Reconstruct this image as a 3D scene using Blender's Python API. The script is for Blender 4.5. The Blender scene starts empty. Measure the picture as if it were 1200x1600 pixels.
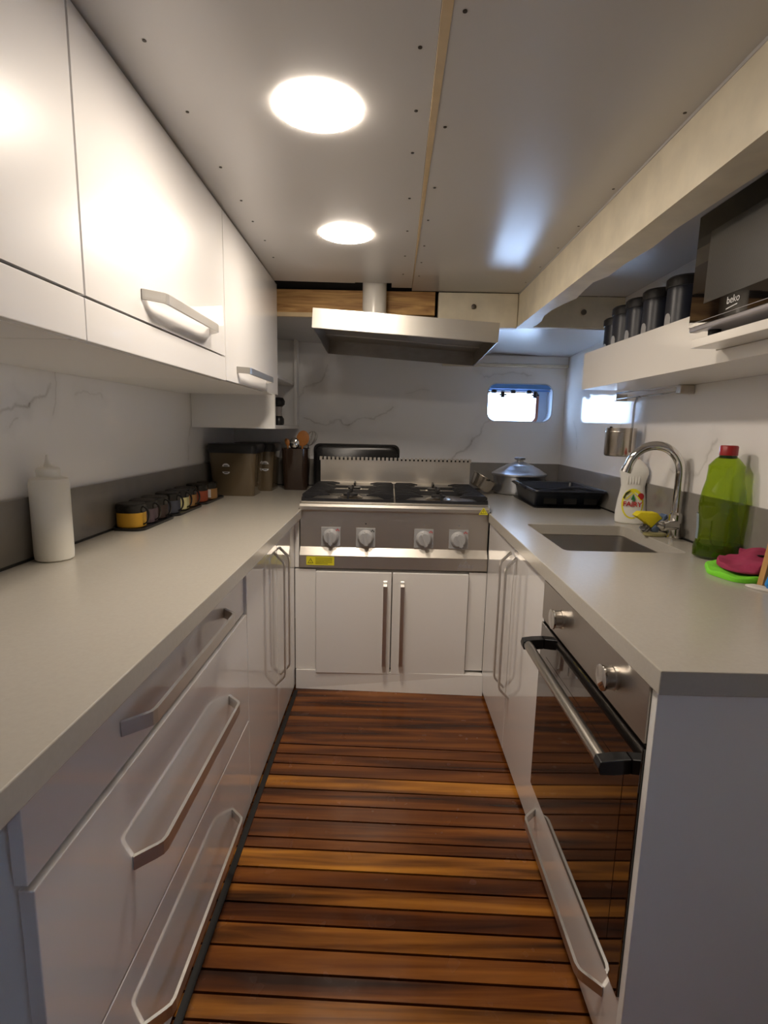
import bpy, bmesh, math, random
from mathutils import Vector, Matrix
random.seed(7)
sc = bpy.context.scene
COL = sc.collection
PI = math.pi

# ---------------------------------------------------------------- materials
def new_mat(name):
    m = bpy.data.materials.new(name); m.use_nodes = True
    nt = m.node_tree; b = nt.nodes['Principled BSDF']
    return m, nt, b

def simple(name, col, rough=.5, metal=0., coat=0., spec=.5, bump=0., bscale=200., var=0., vscale=8., trans=0., ior=1.45, coat_r=.03, aniso=0.):
    m, nt, b = new_mat(name)
    b.inputs['Base Color'].default_value = (*col, 1)
    b.inputs['Roughness'].default_value = rough
    b.inputs['Metallic'].default_value = metal
    b.inputs['Coat Weight'].default_value = coat
    b.inputs['Coat Roughness'].default_value = coat_r
    b.inputs['Specular IOR Level'].default_value = spec
    b.inputs['Transmission Weight'].default_value = trans
    b.inputs['IOR'].default_value = ior
    if coat >= 1: b.inputs['Coat IOR'].default_value = 1.65
    tc = nt.nodes.new('ShaderNodeTexCoord')
    if var > 0:
        n = nt.nodes.new('ShaderNodeTexNoise'); n.inputs['Scale'].default_value = vscale; n.inputs['Detail'].default_value = 5
        nt.links.new(tc.outputs['Object'], n.inputs['Vector'])
        mx = nt.nodes.new('ShaderNodeMix'); mx.data_type = 'RGBA'
        mx.inputs['A'].default_value = (*[c*(1-var) for c in col], 1); mx.inputs['B'].default_value = (*[min(1, c*(1+var)) for c in col], 1)
        nt.links.new(n.outputs['Fac'], mx.inputs['Factor']); nt.links.new(mx.outputs['Result'], b.inputs['Base Color'])
    if bump > 0:
        n2 = nt.nodes.new('ShaderNodeTexNoise'); n2.inputs['Scale'].default_value = bscale; n2.inputs['Detail'].default_value = 3
        nt.links.new(tc.outputs['Object'], n2.inputs['Vector'])
        bp = nt.nodes.new('ShaderNodeBump'); bp.inputs['Strength'].default_value = bump; bp.inputs['Distance'].default_value = .001
        nt.links.new(n2.outputs['Fac'], bp.inputs['Height']); nt.links.new(bp.outputs['Normal'], b.inputs['Normal'])
    return m

def brushed(name, col, rough=.3, scale=(1, 1, 1), amt=.12, tint=.12, bmp=.03):
    """metal brushed along the axis whose scale is small"""
    m, nt, b = new_mat(name)
    b.inputs['Metallic'].default_value = 1
    tc = nt.nodes.new('ShaderNodeTexCoord'); mp = nt.nodes.new('ShaderNodeMapping')
    mp.inputs['Scale'].default_value = scale
    nt.links.new(tc.outputs['Object'], mp.inputs['Vector'])
    n = nt.nodes.new('ShaderNodeTexNoise'); n.inputs['Scale'].default_value = 6; n.inputs['Detail'].default_value = 6
    nt.links.new(mp.outputs['Vector'], n.inputs['Vector'])
    mr = nt.nodes.new('ShaderNodeMapRange'); mr.inputs['To Min'].default_value = rough-amt*.5; mr.inputs['To Max'].default_value = rough+amt
    nt.links.new(n.outputs['Fac'], mr.inputs['Value']); nt.links.new(mr.outputs['Result'], b.inputs['Roughness'])
    mx = nt.nodes.new('ShaderNodeMix'); mx.data_type = 'RGBA'
    mx.inputs['A'].default_value = (*[c*(1-tint) for c in col], 1); mx.inputs['B'].default_value = (*[min(1, c*(1+tint)) for c in col], 1)
    nt.links.new(n.outputs['Fac'], mx.inputs['Factor']); nt.links.new(mx.outputs['Result'], b.inputs['Base Color'])
    bp = nt.nodes.new('ShaderNodeBump'); bp.inputs['Strength'].default_value = bmp; bp.inputs['Distance'].default_value = .0003
    nt.links.new(n.outputs['Fac'], bp.inputs['Height']); nt.links.new(bp.outputs['Normal'], b.inputs['Normal'])
    return m

def marble(name, axes, veins, base=(.86, .85, .835)):
    """glossy white sheet with a few grey veins; axes picks the two in-plane coordinates,
    veins = (u0, v0, u1, v1, width, strength) in world metres"""
    m, nt, b = new_mat(name)
    N, L = nt.nodes.new, nt.links.new
    def mth(op, a, c=None, d=None, clamp=False):
        n = N('ShaderNodeMath'); n.operation = op; n.use_clamp = clamp
        for i, v in enumerate((a, c, d)):
            if v is None: continue
            if hasattr(v, 'is_output'): L(v, n.inputs[i])
            else: n.inputs[i].default_value = v
        return n.outputs[0]
    geo = N('ShaderNodeNewGeometry'); sep = N('ShaderNodeSeparateXYZ'); L(geo.outputs['Position'], sep.inputs[0])
    U0, V0 = sep.outputs[axes[0]], sep.outputs[axes[1]]
    nz = N('ShaderNodeTexNoise'); nz.inputs['Scale'].default_value = 7; nz.inputs['Detail'].default_value = 6; L(geo.outputs['Position'], nz.inputs['Vector'])
    sc2 = N('ShaderNodeSeparateColor'); L(nz.outputs['Color'], sc2.inputs[0])
    U = mth('ADD', U0, mth('MULTIPLY', mth('SUBTRACT', sc2.outputs[0], .5), .16))
    V = mth('ADD', V0, mth('MULTIPLY', mth('SUBTRACT', sc2.outputs[1], .5), .16))
    nz2 = N('ShaderNodeTexNoise'); nz2.inputs['Scale'].default_value = 18; nz2.inputs['Detail'].default_value = 4; L(geo.outputs['Position'], nz2.inputs['Vector'])
    tot = None
    for (u0, v0, u1, v1, w, s) in veins:
        ln = math.hypot(u1-u0, v1-v0); tx, ty = (u1-u0)/ln, (v1-v0)/ln
        du, dv = mth('SUBTRACT', U, u0), mth('SUBTRACT', V, v0)
        along = mth('ADD', mth('MULTIPLY', du, tx), mth('MULTIPLY', dv, ty))
        across = mth('ABSOLUTE', mth('SUBTRACT', mth('MULTIPLY', du, ty), mth('MULTIPLY', dv, tx)))
        over = mth('MAXIMUM', mth('MAXIMUM', mth('MULTIPLY', along, -1), mth('SUBTRACT', along, ln)), 0)
        d = mth('ADD', across, over)
        k = mth('MULTIPLY', mth('SUBTRACT', 1, mth('DIVIDE', d, w), clamp=True), s*.62)
        k2 = mth('MULTIPLY', mth('SUBTRACT', 1, mth('DIVIDE', d, w*7), clamp=True), s*.25)
        k = mth('ADD', k, k2)
        tot = k if tot is None else mth('ADD', tot, k)
    tot = mth('MULTIPLY', tot, mth('ADD', nz2.outputs['Fac'], .1), clamp=True)
    mx = N('ShaderNodeMix'); mx.data_type = 'RGBA'
    mx.inputs['A'].default_value = (*base, 1); mx.inputs['B'].default_value = (.36, .34, .31, 1)
    L(tot, mx.inputs['Factor']); L(mx.outputs['Result'], b.inputs['Base Color'])
    b.inputs['Roughness'].default_value = .07
    return m

M = {}
M['lacquer'] = simple('white_gloss_lacquer', (.79, .775, .765), .34, coat=1., coat_r=.025, spec=.5)
M['lacquer_soft'] = simple('white_satin_door', (.86, .84, .81), .28)
M['carcass'] = simple('white_melamine', (.82, .81, .79), .38)
M['fascia'] = simple('white_shelf_board', (.82, .79, .74), .22, coat=.2)
M['quartz'] = simple('beige_grey_quartz', (.46, .43, .375), .22, var=.06, vscale=140, bump=.03, bscale=300)
M['upstand'] = simple('grey_stone_upstand', (.24, .225, .205), .12, var=.12, vscale=14)
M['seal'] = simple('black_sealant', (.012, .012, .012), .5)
M['panel'] = simple('grey_white_ceiling_laminate', (.60, .585, .565), .26, bump=.01, bscale=30)
M['paint'] = simple('cream_brush_paint', (.78, .71, .55), .42, var=.2, vscale=14, bump=.35, bscale=45)
M['plainwall'] = simple('off_white_wall_paint', (.82, .80, .77), .5)
M['satin'] = brushed('satin_nickel', (.68, .66, .63), .36, (1, 1, 40), .08, .06)
M['steel_x'] = brushed('brushed_steel', (.64, .60, .54), .38, (1.2, 60, 60), .03, .02, 0)
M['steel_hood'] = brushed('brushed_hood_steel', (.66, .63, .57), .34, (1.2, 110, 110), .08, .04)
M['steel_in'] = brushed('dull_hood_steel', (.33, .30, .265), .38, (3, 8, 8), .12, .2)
M['steel_y'] = brushed('oven_steel', (.50, .47, .43), .30, (60, 2, 60), .08, .08)
M['steel_v'] = brushed('beaker_steel', (.58, .53, .46), .22, (30, 30, 2), .08, .1)
M['alu'] = simple('spun_aluminium', (.62, .64, .68), .28, 1., bump=.06, bscale=60)
M['chrome'] = simple('chrome', (.70, .69, .67), .07, 1.)
M['iron'] = simple('black_cast_iron', (.018, .018, .02), .42, bump=.3, bscale=400)
M['enamel'] = simple('black_enamel', (.008, .008, .009), .27)
M['blackp'] = simple('black_plastic', (.012, .012, .013), .33)
M['navyp'] = simple('dark_blue_black_plastic', (.012, .015, .026), .36)
M['rackp'] = simple('dark_slate_plastic', (.018, .022, .033), .32)
M['glassblk'] = simple('black_oven_glass', (.006, .005, .005), .03, coat=1., spec=.6)
M['knobgrey'] = simple('pale_grey_knob_plastic', (.42, .42, .43), .32)
M['plategrey'] = simple('grey_knob_plate', (.36, .36, .365), .35)
M['yellow'] = simple('yellow_sticker', (.80, .72, .03), .5)
M['ink'] = simple('black_ink', (.02, .02, .02), .6)
M['red'] = simple('red_mark', (.5, .03, .03), .5)
M['redcap'] = simple('dark_red_cap', (.32, .02, .02), .35)
M['white'] = simple('white_plastic', (.80, .79, .74), .35)
M['hdpe'] = simple('milky_plastic', (.84, .82, .74), .38)
M['pipe'] = simple('white_pvc', (.70, .67, .61), .22)
M['orange'] = simple('orange_wood', (.45, .17, .035), .45, var=.3, vscale=20)
M['boardwood'] = simple('board_wood', (.50, .27, .09), .5, var=.2, vscale=30)
M['blue'] = simple('blue_plastic', (.03, .27, .72), .35)
M['green_cloth'] = simple('lime_microfibre', (.22, .75, .04), .9, bump=.8, bscale=500)
M['pink_cloth'] = simple('pink_microfibre', (.36, .04, .10), .95, bump=.9, bscale=500)
M['white_cloth'] = simple('white_waffle_cloth', (.72, .68, .62), .9, bump=.6, bscale=300)
M['sponge'] = simple('yellow_sponge', (.80, .66, .02), .9, bump=1., bscale=350)
M['scour'] = simple('blue_grey_scourer', (.10, .14, .22), .95, bump=1., bscale=300)
M['wire'] = simple('steel_wool', (.25, .24, .23), .4, 1.)
M['tub'] = simple('smoky_brown_acrylic', (.115, .085, .05), .12, coat=.5)
M['darkclear'] = simple('smoky_dark_plastic', (.012, .011, .010), .22)
M['brownclear'] = simple('dark_brown_holder', (.035, .02, .014), .10, coat=.7)
M['gold'] = simple('turmeric', (.62, .34, .03), .5)
M['mauve'] = simple('mauve_spice', (.12, .085, .10), .5)
M['dkbrown'] = simple('dark_brown_spice', (.055, .035, .03), .5)
M['pale'] = simple('pale_yellow_powder', (.72, .66, .33), .6)
M['tan'] = simple('tan_spice', (.32, .17, .06), .6)
M['brick'] = simple('brick_red_spice', (.33, .07, .03), .6)
M['slate'] = simple('slate_spice', (.07, .075, .10), .6)
M['label'] = simple('white_paper_label', (.74, .74, .74), .5)
M['blackgap'] = simple('dark_void', (.01, .008, .006), .9)
M['bolt'] = simple('dull_bolt', (.16, .14, .12), .4, .8)
M['screw'] = simple('screw_head', (.07, .06, .05), .45, .7)
M['battenwood'] = simple('pale_batten', (.60, .46, .27), .5, var=.15, vscale=30)
M['brownrubber'] = simple('brown_rubber', (.30, .11, .06), .4)
M['bluelit'] = simple('port_frame_blue_lit', (.10, .22, .42), .35)  # blue daylight on the port head painted into its colour
M['mwframe'] = simple('silver_plastic', (.52, .50, .52), .3, .5)
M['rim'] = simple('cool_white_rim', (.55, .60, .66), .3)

# transparent things
def clear(name, col, rough=.03, w=.9, ior=1.45):
    m, nt, b = new_mat(name)
    b.inputs['Base Color'].default_value = (*col, 1); b.inputs['Transmission Weight'].default_value = w
    b.inputs['Roughness'].default_value = rough; b.inputs['IOR'].default_value = ior
    return m
M['greenpet'] = clear('green_bottle_plastic', (.34, .50, .02), .04, .93, 1.06); M['greenpet'].node_tree.nodes['Principled BSDF'].inputs['Coat Weight'].default_value = 1; M['greenpet'].node_tree.nodes['Principled BSDF'].inputs['Coat IOR'].default_value = 1.5
M['greenliq'] = simple('dark_green_liquid', (.03, .07, .004), .12, coat=.6)
M['paneglass'] = clear('window_pane_glass', (1, 1, 1), 0, 1, 1.02)

def emit(name, col, s):
    m, nt, b = new_mat(name)
    b.inputs['Base Color'].default_value = (.9, .9, .9, 1)
    b.inputs['Emission Color'].default_value = (*col, 1); b.inputs['Emission Strength'].default_value = s
    return m
LIGHTC = (1., .87, .73)
M['lamp'] = emit('lamp_diffuser', LIGHTC, 86)

# varnished planks: tone per plank comes from a face attribute
def plank_mat():
    m, nt, b = new_mat('varnished_iroko_planks')
    N, L = nt.nodes.new, nt.links.new
    at = N('ShaderNodeAttribute'); at.attribute_name = 'tone'
    tc = N('ShaderNodeTexCoord')
    add = N('ShaderNodeVectorMath'); add.operation = 'MULTIPLY_ADD'
    L(tc.outputs['Object'], add.inputs[0]); add.inputs[1].default_value = (.9, 15, 1)
    comb = N('ShaderNodeCombineXYZ'); mm = N('ShaderNodeMath'); mm.operation = 'MULTIPLY'; mm.inputs[1].default_value = 40
    L(at.outputs['Fac'], mm.inputs[0]); L(mm.outputs[0], comb.inputs[0]); L(mm.outputs[0], comb.inputs[2]); L(comb.outputs[0], add.inputs[2])
    n = N('ShaderNodeTexNoise'); n.inputs['Scale'].default_value = 1.6; n.inputs['Detail'].default_value = 7; n.inputs['Distortion'].default_value = .5
    L(add.outputs[0], n.inputs['Vector'])
    cr = N('ShaderNodeValToRGB'); e = cr.color_ramp.elements
    e[0].position = .30; e[0].color = (.028, .009, .003, 1); e[1].position = .76; e[1].color = (.34, .13, .024, 1)
    k = cr.color_ramp.elements.new(.44); k.color = (.10, .031, .007, 1)
    k = cr.color_ramp.elements.new(.56); k.color = (.19, .064, .012, 1)
    L(n.outputs['Fac'], cr.inputs['Fac'])
    cr2 = N('ShaderNodeValToRGB'); e = cr2.color_ramp.elements
    e[0].color = (.55, .42, .38, 1); e[1].color = (1.9, 2.15, 1.5, 1); k = cr2.color_ramp.elements.new(.6); k.color = (.95, .88, .8, 1)
    L(at.outputs['Fac'], cr2.inputs['Fac'])
    mx = N('ShaderNodeMix'); mx.data_type = 'RGBA'; mx.blend_type = 'MULTIPLY'; mx.inputs['Factor'].default_value = 1
    L(cr.outputs['Color'], mx.inputs['A']); L(cr2.outputs['Color'], mx.inputs['B'])
    L(mx.outputs['Result'], b.inputs['Base Color'])
    n3 = N('ShaderNodeTexNoise'); n3.inputs['Scale'].default_value = 14; L(tc.outputs['Object'], n3.inputs['Vector'])
    mr = N('ShaderNodeMapRange'); mr.inputs['To Min'].default_value = .14; mr.inputs['To Max'].default_value = .34; b.inputs['Specular IOR Level'].default_value = .35
    L(n3.outputs['Fac'], mr.inputs['Value']); L(mr.outputs['Result'], b.inputs['Roughness'])
    bp = N('ShaderNodeBump'); bp.inputs['Strength'].default_value = .25; bp.inputs['Distance'].default_value = .0012
    L(n.outputs['Fac'], bp.inputs['Height']); L(bp.outputs['Normal'], b.inputs['Normal'])
    return m
M['planks'] = plank_mat()
def timber():
    m, nt, b = new_mat('rough_sawn_timber')
    N, L = nt.nodes.new, nt.links.new
    tc = N('ShaderNodeTexCoord'); mp = N('ShaderNodeMapping'); mp.inputs['Scale'].default_value = (2.5, 10, 26)
    L(tc.outputs['Object'], mp.inputs['Vector'])
    n = N('ShaderNodeTexNoise'); n.inputs['Scale'].default_value = 1.6; n.inputs['Detail'].default_value = 6; n.inputs['Distortion'].default_value = 1.2
    L(mp.outputs['Vector'], n.inputs['Vector'])
    cr = N('ShaderNodeValToRGB'); e = cr.color_ramp.elements
    e[0].position = .3; e[0].color = (.26, .11, .03, 1); e[1].position = .7; e[1].color = (.70, .42, .15, 1)
    L(n.outputs['Fac'], cr.inputs['Fac']); L(cr.outputs['Color'], b.inputs['Base Color'])
    b.inputs['Roughness'].default_value = .6
    return m
M['timber'] = timber()
# microwave window: perforated screen behind glass
def mesh_screen():
    m, nt, b = new_mat('perforated_door_screen')
    N, L = nt.nodes.new, nt.links.new
    tc = N('ShaderNodeTexCoord'); v = N('ShaderNodeTexVoronoi'); v.inputs['Scale'].default_value = 330; v.inputs['Randomness'].default_value = .0
    L(tc.outputs['Object'], v.inputs['Vector'])
    cr = N('ShaderNodeValToRGB'); e = cr.color_ramp.elements
    e[0].position = .30; e[0].color = (.006, .006, .006, 1); e[1].position = .45; e[1].color = (.05, .048, .044, 1)
    L(v.outputs['Distance'], cr.inputs['Fac']); L(cr.outputs['Color'], b.inputs['Base Color'])
    b.inputs['Roughness'].default_value = .34; b.inputs['Coat Weight'].default_value = 1; b.inputs['Coat Roughness'].default_value = .04
    return m
M['screen'] = mesh_screen()

M['marble_far'] = marble('marble_sheet_far', (0, 2), [(-.56, 1.34, -.36, 1.56, .010, .7), (-.54, 1.245, -.26, 1.215, .008, .9), (-.26, 1.215, 0, 1.30, .008, .8),
    (.36, .98, .49, 1.13, .012, .9), (.49, 1.13, .60, 1.25, .012, .8), (.10, 1.40, .22, 1.42, .006, .5), (.55, 1.53, .8, 1.53, .008, .7)])
M['marble_left'] = marble('marble_sheet_left', (1, 2), [(1.20, 1.19, 1.36, 1.25, .009, 1.), (1.36, 1.25, 1.45, 1.31, .009, .9), (1.45, 1.21, 1.50, 1.33, .006, .7), (1.28, 1.17, 1.33, 1.2, .006, .8),
    (1.6, 1.27, 1.75, 1.27, .006, .5), (2.45, 1.05, 2.52, 1.25, .008, .7), (.7, .95, 1.05, 1.3, .01, .9)])
M['marble_right'] = marble('marble_sheet_right', (1, 2), [(1.68, 1.2, 1.82, 1.06, .009, .8), (1.75, 1.02, 1.95, 1.08, .006, .6), (2.3, 1.32, 2.5, 1.12, .007, .6), (2.9, 1.12, 3.02, 1.25, .006, .5),
    (1.2, 1.0, 1.4, 1.3, .009, .7)], base=(.86, .84, .82))

# ---------------------------------------------------------------- mesh helpers
class MB:
    def __init__(s): s.bm = bmesh.new()
    def box(s, x0, x1, y0, y1, z0, z1, bev=0, seg=2):
        t = bmesh.new()
        bmesh.ops.create_cube(t, size=1)
        bmesh.ops.scale(t, vec=(abs(x1-x0), abs(y1-y0), abs(z1-z0)), verts=t.verts)
        bmesh.ops.translate(t, vec=((x0+x1)/2, (y0+y1)/2, (z0+z1)/2), verts=t.verts)
        if bev: bmesh.ops.bevel(t, geom=t.edges[:], offset=bev, segments=seg, profile=.5, affect='EDGES')
        s.merge(t); return s
    def merge(s, t, mat=None):
        me = bpy.data.meshes.new('tmp'); t.to_mesh(me); t.free()
        if mat is not None: me.transform(mat)
        s.bm.from_mesh(me); bpy.data.meshes.remove(me)
    def prism(s, pts, a, b, axis='z', bev=0):
        """polygon pts extruded from a to b along axis. x: (y,z) y: (x,z) z: (x,y)"""
        def P(p, h): return {'x': (h, p[0], p[1]), 'y': (p[0], h, p[1]), 'z': (p[0], p[1], h)}[axis]
        t = bmesh.new()
        v0 = [t.verts.new(P(p, a)) for p in pts]; v1 = [t.verts.new(P(p, b)) for p in pts]
        n = len(pts)
        t.faces.new(v0); t.faces.new(v1[::-1])
        for i in range(n): t.faces.new((v0[i], v1[i], v1[(i+1) % n], v0[(i+1) % n]))
        bmesh.ops.recalc_face_normals(t, faces=t.faces[:])
        if bev: bmesh.ops.bevel(t, geom=t.edges[:], offset=bev, segments=2, profile=.5, affect='EDGES')
        s.merge(t); return s
    def hexa(s, lo, hi):
        """8 corner solid: lo, hi are 4 points each (same winding)"""
        t = bmesh.new(); v0 = [t.verts.new(p) for p in lo]; v1 = [t.verts.new(p) for p in hi]
        t.faces.new(v0); t.faces.new(v1[::-1])
        for i in range(4): t.faces.new((v0[i], v1[i], v1[(i+1) % 4], v0[(i+1) % 4]))
        bmesh.ops.recalc_face_normals(t, faces=t.faces[:]); s.merge(t); return s
    def lathe(s, prof, c=(0, 0, 0), n=32, sx=1, sy=1, rot=None, power=2.):
        """profile (r,z) from bottom to top; power>2 gives a squarer section"""
        t = bmesh.new(); rings = []
        for r, z in prof:
            if r <= 1e-6: rings.append([t.verts.new((0, 0, z))]); continue
            R = []
            for i in range(n):
                a = 2*PI*i/n; ca, sa = math.cos(a), math.sin(a)
                k = (abs(ca)**power+abs(sa)**power)**(-1/power)
                R.append(t.verts.new((r*k*ca*sx, r*k*sa*sy, z)))
            rings.append(R)
        for A, B in zip(rings, rings[1:]):
            for i in range(n):
                j = (i+1) % n
                if len(A) == 1 and len(B) == 1: continue
                if len(A) == 1: t.faces.new((A[0], B[j], B[i]))
                elif len(B) == 1: t.faces.new((A[i], A[j], B[0]))
                else: t.faces.new((A[i], A[j], B[j], B[i]))
        for R, k in ((rings[0], 0), (rings[-1], 1)):
            if len(R) > 1: t.faces.new(R if k else R[::-1])
        bmesh.ops.recalc_face_normals(t, faces=t.faces[:])
        mt = Matrix.Translation(c)
        if rot is not None: mt = mt @ rot
        s.merge(t, mt); return s
    def cyl(s, p, q, r, n=24, r2=None):
        p, q = Vector(p), Vector(q); d = q-p
        rot = d.to_track_quat('Z', 'Y').to_matrix().to_4x4()
        s.lathe([(r, 0), (r if r2 is None else r2, d.length)], p, n, rot=rot); return s
    def tube(s, pts, r, n=12, closed=False):
        pts = [Vector(p) for p in pts]; t = bmesh.new(); rings = []; up = None
        m = len(pts)
        for i, p in enumerate(pts):
            a = pts[(i-1) % m] if (i > 0 or closed) else p; b = pts[(i+1) % m] if (i < m-1 or closed) else p
            d = (b-a).normalized()
            if up is None:
                up = Vector((0, 0, 1)) if abs(d.z) < .9 else Vector((1, 0, 0))
            u = (up-d*up.dot(d)).normalized(); w = d.cross(u); up = u
            rr = r[i] if isinstance(r, (list, tuple)) else r
            rings.append([t.verts.new(p+(u*math.cos(2*PI*k/n)+w*math.sin(2*PI*k/n))*rr) for k in range(n)])
        pairs = list(zip(rings, rings[1:]))+([(rings[-1], rings[0])] if closed else [])
        for A, B in pairs:
            for k in range(n): t.faces.new((A[k], A[(k+1) % n], B[(k+1) % n], B[k]))
        if not closed: t.faces.new(rings[0][::-1]); t.faces.new(rings[-1])
        bmesh.ops.recalc_face_normals(t, faces=t.faces[:]); s.merge(t); return s
    def band(s, pts, wdir, w, th):
        """flat strip: path pts, width w along wdir, thickness th"""
        pts = [Vector(p) for p in pts]; wd = Vector(wdir).normalized(); t = bmesh.new(); R = []
        for i, p in enumerate(pts):
            a = pts[max(0, i-1)]; b = pts[min(len(pts)-1, i+1)]; d = (b-a).normalized(); nrm = wd.cross(d).normalized()
            R.append([t.verts.new(p+wd*sx*w/2+nrm*sy*th/2) for sx, sy in ((-1, -1), (1, -1), (1, 1), (-1, 1))])
        for A, B in zip(R, R[1:]):
            for k in range(4): t.faces.new((A[k], A[(k+1) % 4], B[(k+1) % 4], B[k]))
        t.faces.new(R[0][::-1]); t.faces.new(R[-1])
        bmesh.ops.recalc_face_normals(t, faces=t.faces[:]); s.merge(t); return s
    def rrect(s, x0, x1, y0, y1, r, k=5):
        out = []
        for cx, cy, a0 in ((x1-r, y1-r, 0), (x0+r, y1-r, 90), (x0+r, y0+r, 180), (x1-r, y0+r, 270)):
            for i in range(k+1):
                a = math.radians(a0+90*i/k); out.append((cx+r*math.cos(a), cy+r*math.sin(a)))
        return out
    def loft(s, loops, cap0=True, cap1=True):
        t = bmesh.new(); R = [[t.verts.new(p) for p in l] for l in loops]; n = len(R[0])
        for A, B in zip(R, R[1:]):
            for k in range(n): t.faces.new((A[k], A[(k+1) % n], B[(k+1) % n], B[k]))
        if cap0: t.faces.new(R[0][::-1])
        if cap1: t.faces.new(R[-1])
        bmesh.ops.recalc_face_normals(t, faces=t.faces[:]); s.merge(t); return s
    def build(s, name, mat, parent=None, smooth=False, local=False):
        me = bpy.data.meshes.new(name); s.bm.to_mesh(me); s.bm.free()
        me.materials.append(M[mat] if isinstance(mat, str) else mat)
        o = bpy.data.objects.new(name, me); COL.objects.link(o)
        if parent is not None:
            o.parent = parent
            if not local: me.transform(Matrix.Translation(-Vector(ORG[parent.name])))
            ORG[o.name] = ORG[parent.name]
        else:
            xs = [v.co for v in me.vertices]
            c = Vector(((min(v.x for v in xs)+max(v.x for v in xs))/2, (min(v.y for v in xs)+max(v.y for v in xs))/2, min(v.z for v in xs)))
            if local: c = Vector((0, 0, 0))
            me.transform(Matrix.Translation(-c)); o.location = c; ORG[o.name] = tuple(c)
        if smooth:
            for p in me.polygons: p.use_smooth = True
            try:
                me.set_sharp_from_angle(angle=math.radians(35 if smooth is True else smooth))
            except Exception: pass
        return o
ORG = {}
def tag(o, label=None, cat=None, group=None, kind=None):
    for k, v in (('label', label), ('category', cat), ('group', group), ('kind', kind)):
        if v: o[k] = v
    return o
def thing(name, loc, label, cat, group=None, rz=0):
    o = bpy.data.objects.new(name, None); o.empty_display_size = .05; COL.objects.link(o)
    o.location = loc; o.rotation_euler = (0, 0, rz); ORG[o.name] = tuple(loc)
    return tag(o, label, cat, group)
def struct(o): o['kind'] = 'structure'; return o
def copy_tree(o, parent=None):
    c = o.copy(); COL.objects.link(c)
    if parent is not None: c.parent = parent
    for ch in o.children: copy_tree(ch, c)
    return c
def text(s, size, mat, parent, mtx, name='lettering', extrude=.0003, local=False, label=None, bold=0):
    cu = bpy.data.curves.new('t', 'FONT'); cu.body = s; cu.size = size; cu.extrude = extrude; cu.offset = bold; cu.align_x = 'CENTER'; cu.align_y = 'CENTER'
    to = bpy.data.objects.new('t', cu); COL.objects.link(to)
    dg = bpy.context.evaluated_depsgraph_get(); dg.update()
    me = bpy.data.meshes.new_from_object(to.evaluated_get(dg)); bpy.data.objects.remove(to); bpy.data.curves.remove(cu)
    me.transform(mtx)
    if not local: me.transform(Matrix.Translation(-Vector(ORG[parent.name])))
    me.materials.clear(); me.materials.append(M[mat])
    o = bpy.data.objects.new(name, me); COL.objects.link(o); o.parent = parent; ORG[o.name] = ORG[parent.name]
    if label: o['label'] = label
    return o
def basis(origin, xa, ya):
    xa, ya = Vector(xa).normalized(), Vector(ya).normalized(); za = xa.cross(ya)
    m = Matrix((xa, ya, za)).transposed().to_4x4(); m.translation = origin; return m

# ---------------------------------------------------------------- dimensions
ZC = .84                 # worktop height
XL, XR = -.41, .45       # lower cabinet fronts
WL, WR, WB = -.935, 1.035, 3.19
REAR = -1.7

# ================================================================= setting
# floor: planks run across the boat, slightly skewed
bmf = bmesh.new(); lay = bmf.faces.layers.float.new('tone')
seams = [1.825, 1.765, 1.708, 1.644, 1.576, 1.504, 1.439, 1.365, 1.325, 1.257, 1.204, 1.149, 1.095, 1.036, .979, .93]
while seams[-1] > REAR-.1: seams.append(seams[-1]-random.uniform(.048, .06))
tones = {1: .45, 2: .35, 3: .5, 4: .95, 5: .5, 6: .3, 7: .55, 8: .6, 9: 1., 10: .3, 11: .8, 12: .2, 13: .75, 14: .6, 15: .55, 16: .9}
sk = -.026
def plank(y0, y1, tone, x0=-.95, x1=1.05):
    vs = [(x0, y0+sk*x0, 0), (x1, y0+sk*x1, 0), (x1, y1+sk*x1, 0), (x0, y1+sk*x0, 0)]
    lo = [bmf.verts.new((p[0], p[1], -.012)) for p in vs]; hi = [bmf.verts.new(p) for p in vs]
    fs = [bmf.faces.new(hi)]
    for i in range(4): fs.append(bmf.faces.new((lo[i], lo[(i+1) % 4], hi[(i+1) % 4], hi[i])))
    for f in fs: f[lay] = tone
for k, (a, b) in enumerate([(2.02, 2.35), (1.825+.003, 2.0195)]):
    plank(a, b, (.5, .42)[k])
g = .003
for i in range(len(seams)-1):
    plank(seams[i+1]+g, seams[i]-g, tones.get(i+1, random.random()))
bmesh.ops.recalc_face_normals(bmf, faces=bmf.faces[:])
me = bpy.data.meshes.new('floor'); bmf.to_mesh(me); bmf.free(); me.materials.append(M['planks'])
floor = bpy.data.objects.new('floor', me); COL.objects.link(floor); struct(floor); ORG['floor'] = (0, 0, 0)
MB().box(-.95, 1.05, REAR-.1, 3.2, -.06, -.012).build('caulking', 'seal', floor)

# ceiling panels
def slab(m, pts, th=.012):
    m.hexa(pts, [(p[0], p[1], p[2]+th) for p in pts])
ceil = MB()
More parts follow.
